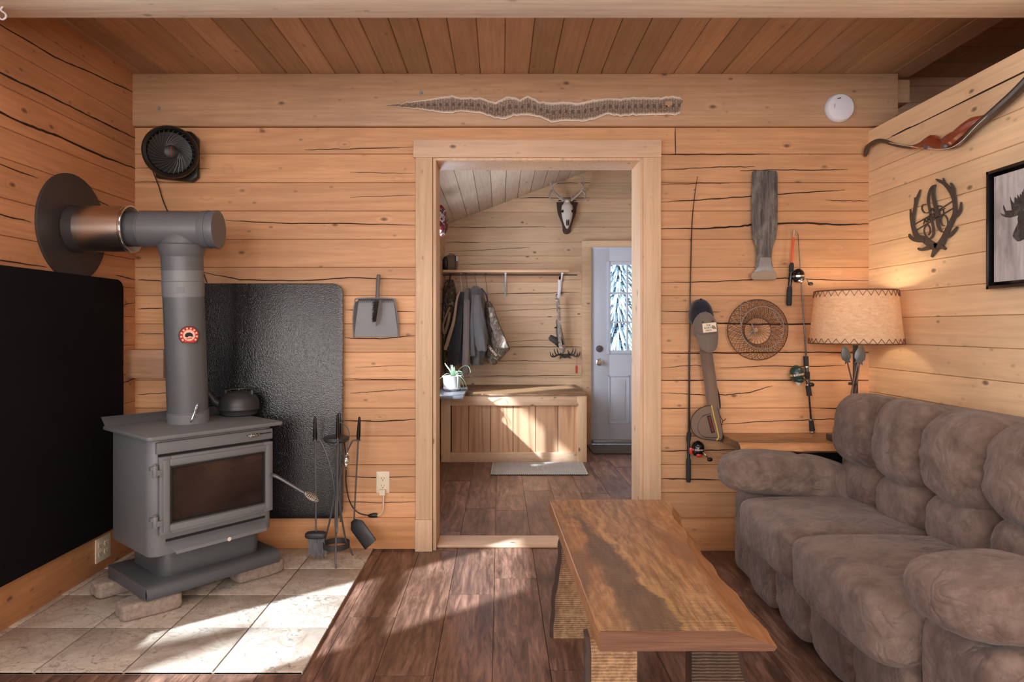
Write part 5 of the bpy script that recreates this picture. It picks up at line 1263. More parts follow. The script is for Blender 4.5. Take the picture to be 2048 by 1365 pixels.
# --- rod tube case with caps on it
rc = thing('rod_case', 'taupe canvas fishing rod case with round reel pouch and yellow piping hung on the wall', 'rod case', Wp(1420, 880, .05))
m = MB(); m.tube([Wp(1409, 660, .05), Wp(1412, 705, .055), Wp(1420, 760, .055), Wp(1426, 812, .055), Wp(1430, 835, .055)], [.030, .0315, .0315, .031, .028], 24, sm=3); m.build('tube', TAUPE, rc)
m = MB()
fo = lambda x, y, d: P(x, y, WB-d)
pouch = [(1412, 812), (1395, 820), (1383, 836), (1381, 852), (1387, 868), (1402, 878), (1425, 881), (1442, 882), (1446, 870), (1443, 850), (1438, 825), (1430, 812)]
pp = smooth_path([Vector((a, b, 0)) for a, b in pouch+[pouch[0]]], 4)[:-1]; cxp = sum(p.x for p in pp)/len(pp); cyp = sum(p.y for p in pp)/len(pp)
rings = [[fo(cxp+(p.x-cxp)*s_, cyp+(p.y-cyp)*s_, d_) for p in pp] for s_, d_ in ((.93, .004), (1, .015), (1, .075), (.94, .088), (.80, .094), (.3, .096))]
m.loft(rings); m.build('reel_pouch', TAUPE, rc)
m = MB(); arc = [Vector((a, b, 0)) for a, b in ((1421, 828), (1406, 833), (1397, 846), (1396, 860), (1404, 872), (1420, 876), (1436, 875))]
m.tube([fo(p.x, p.y, .0965 if 1404 < p.x < 1430 else .094) for p in smooth_path(arc, 5)], .0016, 5); m.tube([fo(cxp+(p.x-cxp)*.985, cyp+(p.y-cyp)*.985, .082) for p in pp], .002, 5, closed=True); m.build('black_piping', BLACK, rc)
m = MB(); m.tube([fo(1423, 811, .088), fo(1427, 830, .097), fo(1432, 850, .098), fo(1436, 868, .096), fo(1437, 876, .094), fo(1433, 881, .09)], .0032, 6, sm=4); m.build('yellow_piping', YELLOW, rc)
pm = frame_mat(fo(1422, 849, .098), fo(1426, 866, 0)-fo(1417, 832, 0), (fo(1426, 866, 0)-fo(1417, 832, 0)).cross(Vector((0, 1, 0))))
m = MB(); m.prism(rrect(-.046, .046, -.0095, .0095, .001, 2), -.002, .001, pm); m.build('patch', BLACK, rc)
text('patch_lettering', 'REDINGTON', .0135, REDT, rc, pm @ Matrix.Translation((0, 0, .0015)))
m = MB(); m.tube([fo(1427, 738, .035), fo(1430, 765, .04), fo(1436, 790, .04), fo(1438, 815, .045), fo(1434, 826, .05)], [.003, .004, .008, .009, .004], 6, sm=4, flat=.4); m.tube([fo(1438, 812, .04), fo(1440, 830, .03), fo(1446, 842, .03), fo(1452, 838, .02)], .002, 5, sm=3); m.tube([fo(1446, 842, .03), fo(1443, 852, .05)], .002, 5); m.build('strap', BLACK, rc)

def cap(nm, label, c, mat, s, tilt, badge=False):
    """ball cap seen from the front with the peak pointing down"""
    t = thing(nm, label, 'cap', c, group='ball caps hung on the rod case'); R_ = Matrix.Rotation(tilt, 4, 'Y')
    fn = lambda w, u: Vector((w.x*(1-.10*max(0, u.z)), w.y, w.z*(1.0 if w.z > 0 else .55)))
    m = MB(); m.blob(c, (.062*s, .060*s, .092*s), 2.3, 18, R_, fn); cr = m.build('crown', mat, t)
    m = MB(); rings = []
    for k in range(9):
        v = k/8; w_ = .056*s*(1-.22*v*v); zc_ = -.018*s-.080*s*v; ring = []
        for j in range(17):
            h = j/8-1; ring.append(Vector((w_*h, (-.030-.010*v)*s-.024*s*(1-h*h), zc_-.016*s*(1-h*h)*v+.006*h*h)))
        ring2 = [p+Vector((0, .003, -.001)) for p in ring[::-1]]; rings.append([c+R_ @ p for p in ring+ring2])
    m.loft(rings); m.build('peak', mat, t)
    m = MB(); m.blob(c+R_ @ Vector((0, -.028*s, .088*s)), (.007, .006, .006), 2, 5); m.build('top_button', mat, cr)
    m = MB()
    for xx in (-.026, .024): m.torus(c+R_ @ Vector((xx, -.058*s, .042*s)), (0, 1, 0), .003, .0012, 10, 5)
    m.build('eyelets', SLOT, cr)
    if badge:
        bm_ = frame_mat(c+R_ @ Vector((.003, -.0655*s, .010)), R_ @ Vector((1, 0, .03)), R_ @ Vector((0, 0, 1)))
        m = MB(); m.prism(rrect(-.034, .034, -.022, .024, .002, 2), -.004, .0012, bm_); lb = m.build('label_patch', CREAM, cr)
        text('patch_lettering', 'THE\nNORTH\nFACE', .0125, SLOT, lb, bm_ @ Matrix.Translation((-.006, .0, .0016)))
        m = MB(); 
        for r0, r1 in ((.004, .0075), (.0095, .013), (.015, .0185)):
            pl = [(r1*math.cos(a), r1*math.sin(a)) for a in [PI/2*i/8 for i in range(9)]]+[(r0*math.cos(a), r0*math.sin(a)) for a in [PI/2*i/8 for i in range(8, -1, -1)]]
            m.prism(pl, .0012, .0018, bm_ @ Matrix.Translation((.012, -.008, 0)))
        m.build('patch_emblem', SLOT, lb)
    return t
cap('ball_cap', 'dark navy ball cap behind the grey one on the rod case', Wp(1402, 634, .075), NAVY, 1.0, -.10)
cap('ball_cap', 'faded grey ball cap with cream lettered patch on the rod case', Wp(1410, 660, .125), CAPGREY, .98, -.06, True)

# --- weathered wooden board shaped like a boot jack with a metal end
pd = thing('weathered_paddle', 'weathered grey wooden board with narrow metal-wrapped foot hung on the wall', 'wooden paddle', Wp(1529, 450, .02))
fw = lambda x, y, d: P(x, y, WB-d)
pl = [(1508, 341), (1552, 342), (1555, 347), (1555.5, 400), (1555, 455), (1552, 478), (1545, 498), (1543, 520), (1547, 542), (1510, 542), (1513, 518), (1512, 498), (1505, 478), (1503, 455), (1503, 400), (1505, 345)]
m = MB(); vs = [fw(x, y, .002) for x, y in pl]+[fw(x, y, .028) for x, y in pl]; n_ = len(pl); m.add(vs, [tuple(range(n_)), tuple(range(2*n_-1, n_-1, -1))]+[(i, (i+1) % n_, n_+(i+1) % n_, n_+i) for i in range(n_)]); m.build('board', WEATHER, pd, bevel=.003)
m = MB(); pl = [(1520, 515), (1542, 515), (1543, 530), (1552, 546), (1548, 550), (1528, 545), (1508, 550), (1506, 546), (1517, 533)]
vs = [fw(x, y, .028) for x, y in pl]+[fw(x, y, .034 if y < 540 else .046) for x, y in pl]; n_ = len(pl); m.add(vs, [tuple(range(n_)), tuple(range(2*n_-1, n_-1, -1))]+[(i, (i+1) % n_, n_+(i+1) % n_, n_+i) for i in range(n_)]); m.build('metal_wrap', TIN, pd, bevel=.001)
m = MB(); pl = [(1503, 546), (1528, 541), (1553, 546), (1553, 558), (1545, 560), (1506, 560), (1502, 556)]
vs = [fw(x, y, .002) for x, y in pl]+[fw(x, y, .050) for x, y in pl]; n_ = len(pl); m.add(vs, [tuple(range(n_)), tuple(range(2*n_-1, n_-1, -1))]+[(i, (i+1) % n_, n_+(i+1) % n_, n_+i) for i in range(n_)]); m.build('foot', OLDW, pd, bevel=.003)

# --- short orange rod and the dark rod with green reel
r2 = thing('fishing_rod', 'short orange fishing rod with black grip hung beside the weathered paddle', 'fishing rod', Wp(1585, 530, .03))
m = MB(); m.tube([Wp(1583, 527, .03), Wp(1587, 475, .03)], [.0060, .0055], 10); m.build('blank', ORANGE, r2)
m = MB(); m.tube([Wp(1587, 475, .03), Wp(1588, 460, .03)], [.0062, .0045], 10); m.torus(Wp(1592, 466, .03), (0, 1, 0), .009, .002, 14, 6); m.build('tip_ferrule', CHROME, r2)
m = MB(); m.tube([Wp(1584, 526, .03), Wp(1583, 532, .03), Wp(1582, 544, .03)], [.008, .0125, .011], 14); m.build('fore_grip', RUBBER, r2)
m = MB(); m.tube([Wp(1582, 545, .03), Wp(1579.5, 573, .03)], .0098, 12); m.build('reel_seat', BLACKG, r2)
m = MB(); m.tube([Wp(1579.5, 574, .03), Wp(1579, 580, .03), Wp(1578, 608, .03), Wp(1578, 612, .03)], [.011, .0135, .0138, .010], 14); m.build('rear_grip', RUBBER, r2)
m = MB()
for (x_, y_) in ((1582, 545), (1579.6, 573)): m.torus(Wp(x_, y_, .03), (0, 0, 1), .0108, .0018, 14, 6)
m.build('seat_rings', CHROME, r2)
spincast(r2, Wp(1597, 552, .050), Vector((-.05, 0, 1)), 1.05, accent=CHROME)
r3 = thing('fishing_rod', 'dark fishing rod with green reel hanging down to the side table', 'fishing rod', Wp(1619, 760, .03))
m = MB(); m.tube([Wp(1596, 468, .015), Wp(1598, 500, .018), Wp(1602, 560, .02), Wp(1606, 620, .025), Wp(1610, 680, .03), Wp(1612, 714, .03)], [.0016, .002, .0026, .0032, .004, .0048], 8, sm=4); m.tube([Wp(1618, 790, .03), Wp(1622, 840, .03)], .0048, 8); m.build('blank', BLACKG, r3)
m = MB(); m.tube([Wp(1611.5, 713, .03), Wp(1612.5, 733, .03)], .0125, 14); m.build('fore_grip', RUBBER, r3)
m = MB(); m.tube([Wp(1613, 733, .03), Wp(1616.5, 772, .03)], .0100, 12); m.build('reel_seat', metal_paint('seat_grey', rgb(70, 72, 76), .35), r3)
m = MB(); m.tube([Wp(1616, 772, .03), Wp(1619, 792, .03)], .0128, 14); m.build('rear_grip', RUBBER, r3)
m = MB(); m.tube([Wp(1622, 839, .03), Wp(1624.5, 862, .03)], [.0105, .0145], 14); m.build('butt_grip', RUBBER, r3)
m = MB()
for (x_, y_, r_) in ((1613, 734, .0125), (1616.3, 770, .012), (1622, 840, .011), (1624.6, 864, .0145)): m.cyl(Wp(x_, y_-1, .03), Wp(x_, y_+1.2, .03), r_, seg=14)
m.build('silver_bands', CHROME, r3)
for (x_, y_) in ((1609, 678), (1605.5, 610), (1599.5, 520)): m = MB(); m.torus(Wp(x_, y_, .038), (0, 0, 1), .0045, .001, 12, 5); m.build('line_guide', CHROME, r3)
rl = spincast(r3, Wp(1594, 748, .050), Vector((-.2, 0, 1)), 1.25, GREEN, GREEN, flip=1)
m = MB(); a_ = Wp(1597, 753, .09); b_ = Wp(1609, 762, .05); m.tube([a_, b_], .0045, 8, flat=.5); m.build('crank_arm', CHROME, rl); m = MB(); m.prism([(-.014, 0), (.014, .002), (.004, -.020)], 0, .001, frame_mat(Wp(1596, 765, .05), (1, 0, 0), (0, 0, 1))); m.build('paper_tag', WHITE, r3)
m = MB(); m.box(Wp(1605, 0).x, Wp(1614, 0).x, 3.378, 3.388, zz(757), zz(743)); m.build('reel_foot', BLACK, r3)

# --- collapsed wire fish basket
fbk = thing('wire_fish_basket', 'collapsed round rusty wire fish basket hung on the log wall', 'wire basket', Wp(1511, 660, .03))
c0 = Wp(1511, 660, .0); RO = .158
def ring_at(cx_, cz_, r_, d_, a): return Vector((c0.x+cx_+r_*math.cos(a), WB-d_, c0.z+cz_+r_*math.sin(a)))
prof_n = [(0, 0, RO, .030), (0, .002, .142, .052), (.003, .006, .125, .066), (.006, .010, .110, .075), (.006, .006, .096, .055), (.006, -.002, .082, .032), (.006, -.006, .070, .014)]
m = MB(); NS = 58
for fam in (-1, 1):
    for i in range(NS):
        pts = []
        for k in range(13):
            f_ = k/12*(len(prof_n)-1); j = min(int(f_), len(prof_n)-2); t = f_-j
            cx_, cz_, r_, d_ = [prof_n[j][q]+(prof_n[j+1][q]-prof_n[j][q])*t for q in range(4)]
            pts.append(ring_at(cx_, cz_, r_, d_+.002*math.sin(k*2.1+i), 2*PI*i/NS+fam*k*.060))
        m.tube(pts, .0009, 3)
m.build('netting', RUST, fbk)['kind'] = 'stuff'
m = MB()
for fam in (-1, 1):
    for i in range(26): m.tube([ring_at(0, 0, r_, .008+.001*math.sin(i), 2*PI*i/26+fam*k*.16) for k, r_ in enumerate((RO-.002, .13, .10, .07, .04, .012))], .0007, 3)
m.build('base_netting', RUST, fbk)['kind'] = 'stuff'
m = MB(); m.torus(c0+Vector((0, -.030, 0)), (0, 1, 0), RO, .0022, 64, 6); m.build('outer_hoop', RUST, fbk)
m = MB(); m.torus(c0+Vector((.006, -.076, .010)), (0, 1, 0), .110, .0022, 56, 6); m.build('rim_hoop', TIN, fbk)
m = MB(); m.torus(c0+Vector((.006, -.014, -.006)), (0, 1, 0), .070, .0016, 40, 6); m.build('bottom_hoop', RUST, fbk)
m = MB(); m.tube([ring_at(.006, .010, .111, .078, math.radians(188)), Wp(1481, 625, .08), Wp(1484, 606, .06), Wp(1505, 603, .03), Wp(1524, 600, .02), Wp(1534, 603, .03), Wp(1545, 622, .07), Wp(1559, 645, .08), ring_at(.006, .010, .112, .078, math.radians(8))], .0018, 6, sm=3); m.build('bail_handle', TIN, fbk)
m = MB(); m.tube([Wp(1503, 646, .02), Wp(1511, 671, .04)], .0028, 6); m.tube([Wp(1494, 674, .015), Wp(1510, 658, .015)], .003, 6); m.build('latch_pin', TIN, fbk)

# ================================================================== THINGS ON THE RIGHT WALL
XR = WR
fr_ = lambda px, py, d: PR(px, py, XR) + Vector((-.006-d, 0, 0))
def sg(pts, w, sm=4): return [(1810+x/7.585, 345+y/7.585) for x, y in pts], [v/7.585 for v in w]
sign = thing('antler_monogram_sign', 'black metal antler wreath sign with a script letter A on the right wall', 'wall sign', PR(1875, 435, XR-.01))
SGN = metal_paint('sign_black', rgb(72, 66, 62), .5)
def stroke_part(name, strokes, parent=sign, d=.004, mat=SGN):
    m = MB()
    for si, (pts, w) in enumerate(strokes):
        d = .004+.0005*si
        p, ww = sg(pts, w); p = smooth_path([Vector((a, b, 0)) for a, b in p], 4); n_ = len(p); wl = lerp_list(ww, n_); rings = []
        for i in range(n_):
            t = p[min(i+1, n_-1)]-p[max(i-1, 0)]; t.normalize(); nr = Vector((-t.y, t.x, 0)); a = p[i]+nr*wl[i]/2; b = p[i]-nr*wl[i]/2
            rings.append([fr_(a.x, a.y, 0), fr_(b.x, b.y, 0), fr_(b.x, b.y, d), fr_(a.x, a.y, d)])
        m.loft(rings)
    return m.build(name, mat, parent)
stroke_part('left_antler', [([(500, 1140), (400, 1080), (300, 1010), (210, 970), (160, 860), (135, 760), (120, 680), (108, 560)], [120, 110, 90, 75, 60, 48, 38, 10]),
    ([(150, 800), (155, 700), (175, 560), (200, 430), (235, 340), (262, 262)], [50, 42, 40, 44, 34, 12]), ([(185, 500), (185, 440), (182, 382)], [30, 28, 14]),
    ([(330, 1030), (220, 1030), (150, 1010), (110, 980), (92, 935)], [70, 60, 50, 40, 14]), ([(420, 1130), (340, 1160), (280, 1172), (228, 1155)], [80, 52, 42, 26]), ([(500, 1160), (470, 1220), (440, 1285)], [90, 50, 24])])
stroke_part('right_antler', [([(480, 1140), (560, 1100), (620, 1000), (680, 860), (740, 740), (785, 620), (785, 480), (765, 360), (700, 250), (620, 165), (550, 130), (498, 102)], [120, 110, 90, 72, 70, 62, 60, 72, 62, 52, 44, 16]),
    ([(640, 190), (625, 140), (608, 85)], [40, 30, 12]), ([(775, 360), (770, 260), (745, 200), (722, 155)], [50, 42, 36, 12]), ([(760, 690), (830, 640), (875, 560), (885, 450)], [50, 48, 38, 14]),
    ([(640, 980), (720, 950), (780, 890), (828, 825)], [70, 52, 40, 20]), ([(560, 1130), (610, 1140), (655, 1165)], [70, 50, 30])])
stroke_part('letter_a', [([(395, 1015), (450, 960), (460, 860), (430, 720), (400, 560), (380, 420), (400, 290), (440, 215), (498, 190)], [16, 30, 34, 30, 30, 34, 30, 22, 12]),
    ([(490, 190), (465, 250), (460, 350), (485, 480), (520, 640), (530, 780), (555, 860), (600, 905), (650, 880), (680, 800), (670, 700), (625, 645), (585, 670), (575, 730), (595, 800), (625, 808)], [16, 40, 50, 56, 50, 48, 40, 18, 14, 14, 14, 14, 14, 14, 12, 14]),
    ([(395, 1018), (350, 970), (320, 900), (330, 830), (370, 790), (405, 840), (410, 900), (385, 950)], [14, 12, 12, 12, 12, 12, 14, 14]), ([(390, 610), (330, 615), (290, 560), (295, 500), (345, 485)], [16, 14, 14, 14, 18]), ([(500, 620), (500, 560), (540, 505), (590, 520)], [14, 12, 12, 14]),
    ([(400, 590), (440, 545), (480, 600), (520, 560)], [14, 14, 14, 12])])
stroke_part('name_band', [([(172, 790), (460, 625), (752, 435)], [14, 14, 14]), ([(198, 878), (470, 715), (758, 545)], [14, 14, 14])])
a_, b_ = fr_(1810+345/7.585, 345+755/7.585, .004), fr_(1810+575/7.585, 345+640/7.585, .004)
text('name_lettering', 'ARNETT', .034, SGN, sign, frame_mat(fr_(1810+460/7.585, 345+672/7.585, .0), b_-a_, (0, 0, 1)) @ Matrix.Diagonal((1.18, 1, 1, 1)), ext=.002)

# --- recurve bow
bow = thing('recurve_bow', 'brown recurve bow hung high along the right plank wall', 'bow', PR(1880, 285, XR-.03))
B2 = lambda x, y, d=.03: PR(1600+x/4.265, y/4.265, XR) + Vector((-d, 0, 0))
LIMB = metal_paint('bow_limb_dark', rgb(72, 58, 50), .35, .15); RISER = wood('bow_riser_wood', rgb(140, 66, 40), 'Y', grain=.6, knots=0, rough=.25)
def bowtube(name, pts, w, mat):
    m = MB(); m.tube([B2(x, y) for x, y in pts], w, 10, sm=5); return m.build(name, mat, bow)
bowtube('lower_limb', [(606, 1335), (614, 1295), (630, 1255), (672, 1220), (722, 1202), (780, 1208), (850, 1232), (930, 1250), (1010, 1257)], [.007, .013, .013, .012, .011, .010, .008, .008, .009], LIMB)
bowtube('riser', [(1000, 1258), (1070, 1245), (1120, 1232), (1180, 1205), (1230, 1225), (1290, 1230), (1330, 1195), (1365, 1185), (1400, 1160), (1470, 1100), (1540, 1045), (1620, 1010), (1680, 970)], [.007, .013, .022, .028, .024, .018, .026, .030, .026, .026, .022, .012, .004], RISER)
bowtube('upper_limb', [(1290, 1268), (1380, 1250), (1450, 1205), (1530, 1120), (1620, 1040), (1700, 975), (1800, 890), (1911, 790), (2100, 600), (2300, 420)], [.006, .009, .012, .015, .017, .018, .019, .019, .018, .012], LIMB)
m = MB(); m.tube([B2(1170, 1205), B2(1165, 1270)], .024, 10); m.tube([B2(1310, 1190), B2(1305, 1265)], .020, 10); m.build('grip_wrap', metal_paint('wrap_grey', rgb(96, 80, 84), .4), bow)
m = MB(); m.tube([B2(720, 1196, .034), B2(1000, 1248, .04), B2(1300, 1274, .045), B2(1450, 1222, .045), B2(1620, 1056, .045), B2(1911, 806, .045)], .0016, 5, sm=4); m.build('limb_edge', CREAM, bow)

# --- framed moose print
PY0, PY1, PZ0, PZ1 = 2.12, 2.535, 1.318, 1.775
pf = thing('framed_print', 'black framed grey print of a dark moose head on the right wall', 'picture', (WR-.02, (PY0+PY1)/2, PZ0))
m = MB()
for q in ((PY0, PY0+.012, PZ0, PZ1), (PY1-.012, PY1, PZ0, PZ1), (PY0, PY1, PZ1-.012, PZ1), (PY0, PY1, PZ0, PZ0+.012)): m.box(WR-.045, WR-.002, q[0], q[1], q[2], q[3])
m.box(WR-.012, WR-.002, PY0, PY1, PZ0, PZ1); m.build('frame', BLACKG, pf, bevel=.001)
m = MB(); m.box(WR-.036, WR-.014, PY0+.028, PY1-.030, PZ0+.026, PZ1-.026); cv = m.build('canvas', PRINT, pf)
fm = lambda px, py: PR(px, py, WR-.0365)
def mo(x, y): return (1970+x/4.872, 310+y/4.872)
YM = fm(*mo(395, 600)).y
def mirror(pts): return pts
sil = [(150, 565), (165, 592), (205, 608), (250, 612), (290, 600), (325, 590), (318, 620), (322, 660), (300, 710), (282, 750), (272, 790), (285, 815), (320, 845), (350, 838), (372, 825), (392, 828)]
top_ = [(392, 560), (385, 440), (378, 330), (372, 372), (362, 355), (358, 400), (342, 378), (338, 420), (318, 385), (316, 430), (290, 410), (286, 480), (262, 450), (246, 410), (252, 470), (262, 540), (205, 545), (196, 520), (180, 487), (178, 520), (192, 560), (196, 582), (165, 575)]
left = [fm(*mo(x, y)) for x, y in [(392, 325)]+top_[1:]+sil]
m = MB(); half = [(v.y, v.z) for v in left]; ym = min(v[0] for v in half)
full = half+[(2*ym-a, b) for a, b in half[::-1]]
vs = [Vector((WR-.0362, a, b)) for a, b in full]; vs2 = [v+Vector((-.0012, 0, 0)) for v in vs]; n_ = len(vs); m.add(vs+vs2, [tuple(range(n_)), tuple(range(2*n_-1, n_-1, -1))]+[(i, (i+1) % n_, n_+(i+1) % n_, n_+i) for i in range(n_)]); m.build('moose_silhouette', MOOSE, cv)

# ================================================================== THE MUD ROOM
def E(px, py, Y=6.45): return P(px, py, Y)
# ---- storage bench
bn = thing('storage_bench', 'pine plywood storage bench below the coat shelf in the mud room', 'bench', (.12, 5.63, 0))
bx0, bx1, by0, by1 = -.512, .752, 5.63, 6.45
m = MB(); xs_ = [bx0+.085, -.305, -.17, -.035, .10, .235, .37, .505, bx1-.085]
xs_ = [P(v, 0, 5.65).x for v in (903, 937, 981, 1026, 1071, 1116, 1155)]
for i in range(6): m.tint = rnd.random(); m.box(xs_[i]+.0025, xs_[i+1]-.0025, by0+.022, by0+.035, .05, .50)
m.build('front_panel', PLY, bn)
m = MB(); m.box(bx0+.05, bx1-.05, by0+.033, by0+.04, .03, .52); m.build('panel_backing', CRACK, bn)
m = MB(); m.tint = .3; m.box(bx0, bx0+.083, by0, by0+.022, 0, .575); m.build('stile', PINE_T, bn, bevel=.002)
m = MB(); m.tint = .8; m.box(bx1-.085, bx1, by0, by0+.022, 0, .575); m.build('stile', PINE_T, bn, bevel=.002)
m = MB(); m.tint = .5; m.box(bx0+.083, bx1-.085, by0+.001, by0+.022, .490, .575); m.build('top_rail', PINE_TX, bn, bevel=.002)
m = MB(); m.tint = .1; m.box(bx0+.083, bx1-.085, by0+.001, by0+.022, 0.0, .085); m.build('bottom_rail', PINE_TX, bn, bevel=.002)
m = MB(); m.tint = .4; m.box(bx0, bx0+.02, by0+.022, by1, 0, .575); m.box(bx1-.02, bx1, by0+.022, by1, 0, .575); m.build('end_panel', PINE_T, bn)
m = MB(); rs = []
for i in range(41):
    x_ = bx0-.004+(bx1-bx0+.006)*i/40; n_ = noise.noise(Vector((x_*9, 2, 2)))*.008; rs.append([Vector((x_, by0-.008+n_, .577)), Vector((x_, by0-.004+n_, .592)), Vector((x_, by1+.045, .596)), Vector((x_, by1+.045, .577))])
m.loft(rs); m.build('lid', mat_slab('bench_lid_wood', 'X', .85), bn, smooth=30)

# ---- rug and doormat
m = MB(); c = [P(981, 951, 5.14).x, P(1176, 951, 5.14).x]
pts = [(P(981, 0, 5.13).x, 5.13), (P(1177, 0, 5.13).x, 5.13), (P(1165, 0, 5.60).x, 5.60), (P(985, 0, 5.60).x, 5.60)]
m.prism(pts, .001, .010); rg = m.build('rug', RUGM, bevel=.003); tag(rg, 'small woven cream rug on the floor in front of the bench', 'rug')
m = MB()
for i in range(46):
    t = (i+.5)/46; a = Vector((pts[0][0]+(pts[1][0]-pts[0][0])*t, 5.128, .006)); m.blob(a, (.007, .006, .004), 2, 3)
m.build('dark_edging', BLACK, rg)
m = MB()
for k in range(26):
    y_ = 5.145+k*.0178
    xa = pts[0][0]+(pts[3][0]-pts[0][0])*(y_-5.13)/.47; xb = pts[1][0]+(pts[2][0]-pts[1][0])*(y_-5.13)/.47; N_ = 60
    m.tube([Vector((xa+.01+(xb-xa-.02)*j/N_, y_+.0045*(1 if j % 2 else -1), .0100)) for j in range(N_+1)], .0011, 4)
m.build('zigzag_weave', new_mat('dark_weave', rgb(104, 98, 92), .9), rg)
m = MB(); m.prism([(.86, 5.98), (1.9, 5.98), (1.9, 6.43), (.86, 6.43)], .001, .010); tag(m.build('doormat', DARKMAT, bevel=.003), 'dark doormat on the floor under the white door', 'doormat')

# ---- shelf with rod and brackets
sh = thing('coat_shelf', 'pine coat shelf with hanging rod and white brackets on the mud room wall', 'shelf', (.05, 6.3, 1.69))
m = MB(); m.box(-.545, .655, 6.16, 6.495, 1.692, 1.715); m.build('shelf_board', WOODPALE, sh, bevel=.002)
m = MB(); m.box(-.545, .62, 6.475, 6.4985, 1.62, 1.69); m.build('wall_cleat', WOODPALE, sh, bevel=.002)
m = MB(); m.tube([(-.548, 6.24, 1.672), (.74, 6.24, 1.672)], .0065, 10); m.build('hanging_rod', IRON, sh)
for px_ in (1011, 1123):
    x_ = P(px_, 0, 6.3).x; m = MB(); m.box(x_-.010, x_+.010, 6.475, 6.497, 1.48, 1.69); m.box(x_-.010, x_+.010, 6.19, 6.49, 1.678, 1.691); m.tube([(x_, 6.21, 1.682), (x_, 6.36, 1.60), (x_, 6.485, 1.49)], .009, 8, flat=.6); m.build('bracket', WHITE, sh, bevel=.001)

# ---- small padded bag on the shelf
bg_ = thing('padded_bag', 'grey and black padded bag standing at the left end of the coat shelf', 'bag', (-.45, 6.27, 1.716))
c_ = P(903, 524, 6.27); 
m = MB(); m.blob(c_+Vector((.0, 0, -.01)), (.068, .06, .078), 3.2, 10, fn=soft(4, .004, 9, .003, 24)); m.build('body', CAPGREY, bg_, smooth=180)
m = MB(); m.blob(c_+Vector((-.052, -.02, -.02)), (.032, .055, .074), 2.6, 8, fn=soft(5, .004, 9, .005, 30)); m.build('side_pocket', BLACK, bg_, smooth=180)
m = MB(); m.tube([c_+Vector((-.02, -.06, .07)), c_+Vector((.03, -.066, .06)), c_+Vector((.045, -.07, -.0)), c_+Vector((.04, -.065, -.085))], .006, 6, sm=4, flat=.5); m.build('strap', BLACK, bg_)
m = MB(); m.box(c_.x+.05, c_.x+.066, c_.y-.068, c_.y-.062, c_.z+.0, c_.z+.045); m.build('buckle', WHITE, bg_)

# ---- coats on the rod, each seen from its side
def garment(t, name, lv, mat, depth=.10, folds=7, amp=.010, seed=1, Y=6.24, seg=40):
    """lv: list of (py, px_left, px_right) down the coat"""
    m = MB(); rings = []; pts = []
    for i in range(len(lv)-1):
        for k in range(5):
            f_ = k/5; pts.append([lv[i][q]+(lv[i+1][q]-lv[i][q])*f_ for q in range(3)])
    pts.append(lv[-1]); rs_ = F/Y
    for i, (py, xl, xr) in enumerate(pts):
        c = P((xl+xr)/2, py, Y); w = (xr-xl)/2/rs_; t_ = i/(len(pts)-1); d = depth*(.35+.65*min(1, t_*2.2)); ring = []
        for k in range(seg):
            a = 2*PI*k/seg; n_ = amp*math.sin(folds*a+seed+1.5*math.sin(t_*4+seed))*min(1, t_*2)+.006*noise.noise(Vector((math.cos(a)*2, math.sin(a)*2, t_*7+seed)))
            ring.append(c+Vector(((w+n_)*math.copysign(abs(math.cos(a))**.8, math.cos(a)), (d+n_)*math.copysign(abs(math.sin(a))**.8, math.sin(a)), .006*math.sin(a*3+seed)*t_)))
        rings.append(ring)
    m.loft(rings); return m.build(name, mat, t, smooth=180)
def hanger(t, px, py, mat=IRON, dx=6):
    m = MB(); a = P(px, 549, 6.24); b = P(px+dx*.5, py, 6.24); m.tube([a+Vector((.004, 0, -.006)), a+Vector((.010, 0, .004)), a+Vector((0, 0, .0095)), a+Vector((-.009, 0, .0)), a+Vector((-.004, 0, -.012)), a.lerp(b, .5), b], .0022, 6, sm=3); m.build('hanger', mat, t)
G = 'coats and jackets on the rod under the coat shelf'
g_ = thing('camouflage_pack', 'dark camouflage pack with dangling straps at the far left of the coat rod', 'pack', P(895, 720, 6.24), group=G)
garment(g_, 'body', [(560, 893, 906), (580, 886, 912), (610, 884, 911), (650, 883, 905), (690, 886, 898), (725, 888, 897), (745, 890, 897)], CAMO2, .07, 9, .008, 2)
m = MB(); m.tube([P(902, 548, 6.2), P(896, 575, 6.14), P(888, 600, 6.14), P(885, 640, 6.14), P(884, 672, 6.15)], .007, 6, sm=4, flat=.4); m.tube([P(888, 600, 6.13), P(893, 620, 6.12), P(897, 660, 6.13), P(892, 690, 6.14)], .008, 6, sm=4, flat=.4); m.build('straps', BLACK, g_)
m = MB(); m.tube([P(899, 615, 6.12), P(893, 630, 6.10), P(886, 650, 6.11), P(888, 668, 6.12), P(895, 650, 6.11), P(900, 625, 6.12)], .013, 8, sm=4, flat=.5); m.build('tan_webbing', TANJ, g_)
hanger(g_, 900, 565)
g_ = thing('tan_lined_jacket', 'black jacket with a tan lining edge on the coat rod', 'jacket', P(910, 730, 6.24), group=G)
garment(g_, 'body', [(585, 916, 928), (600, 912, 930), (650, 904, 928), (700, 897, 926), (728, 895, 924)], DARKJ, .20, 6, .010, 3)
m = MB(); m.tube([P(919, 583, 6.03), P(913, 604, 6.02), P(908, 640, 6.01), P(898, 675, 6.01), P(890, 700, 6.01)], [.006, .010, .013, .018, .016], 8, sm=4, flat=.5); m.build('lining_edge', TANJ, g_)
hanger(g_, 921, 585, WHITE); 
g_ = thing('brown_grey_hoodie', 'warm grey hooded sweatshirt with a long hanging sleeve on the coat rod', 'sweatshirt', P(932, 748, 6.24), group=G)
garment(g_, 'body', [(577, 931, 940), (590, 929, 943), (640, 927, 942), (690, 925, 942), (720, 926, 940)], GREYB, .20, 5, .009, 4)
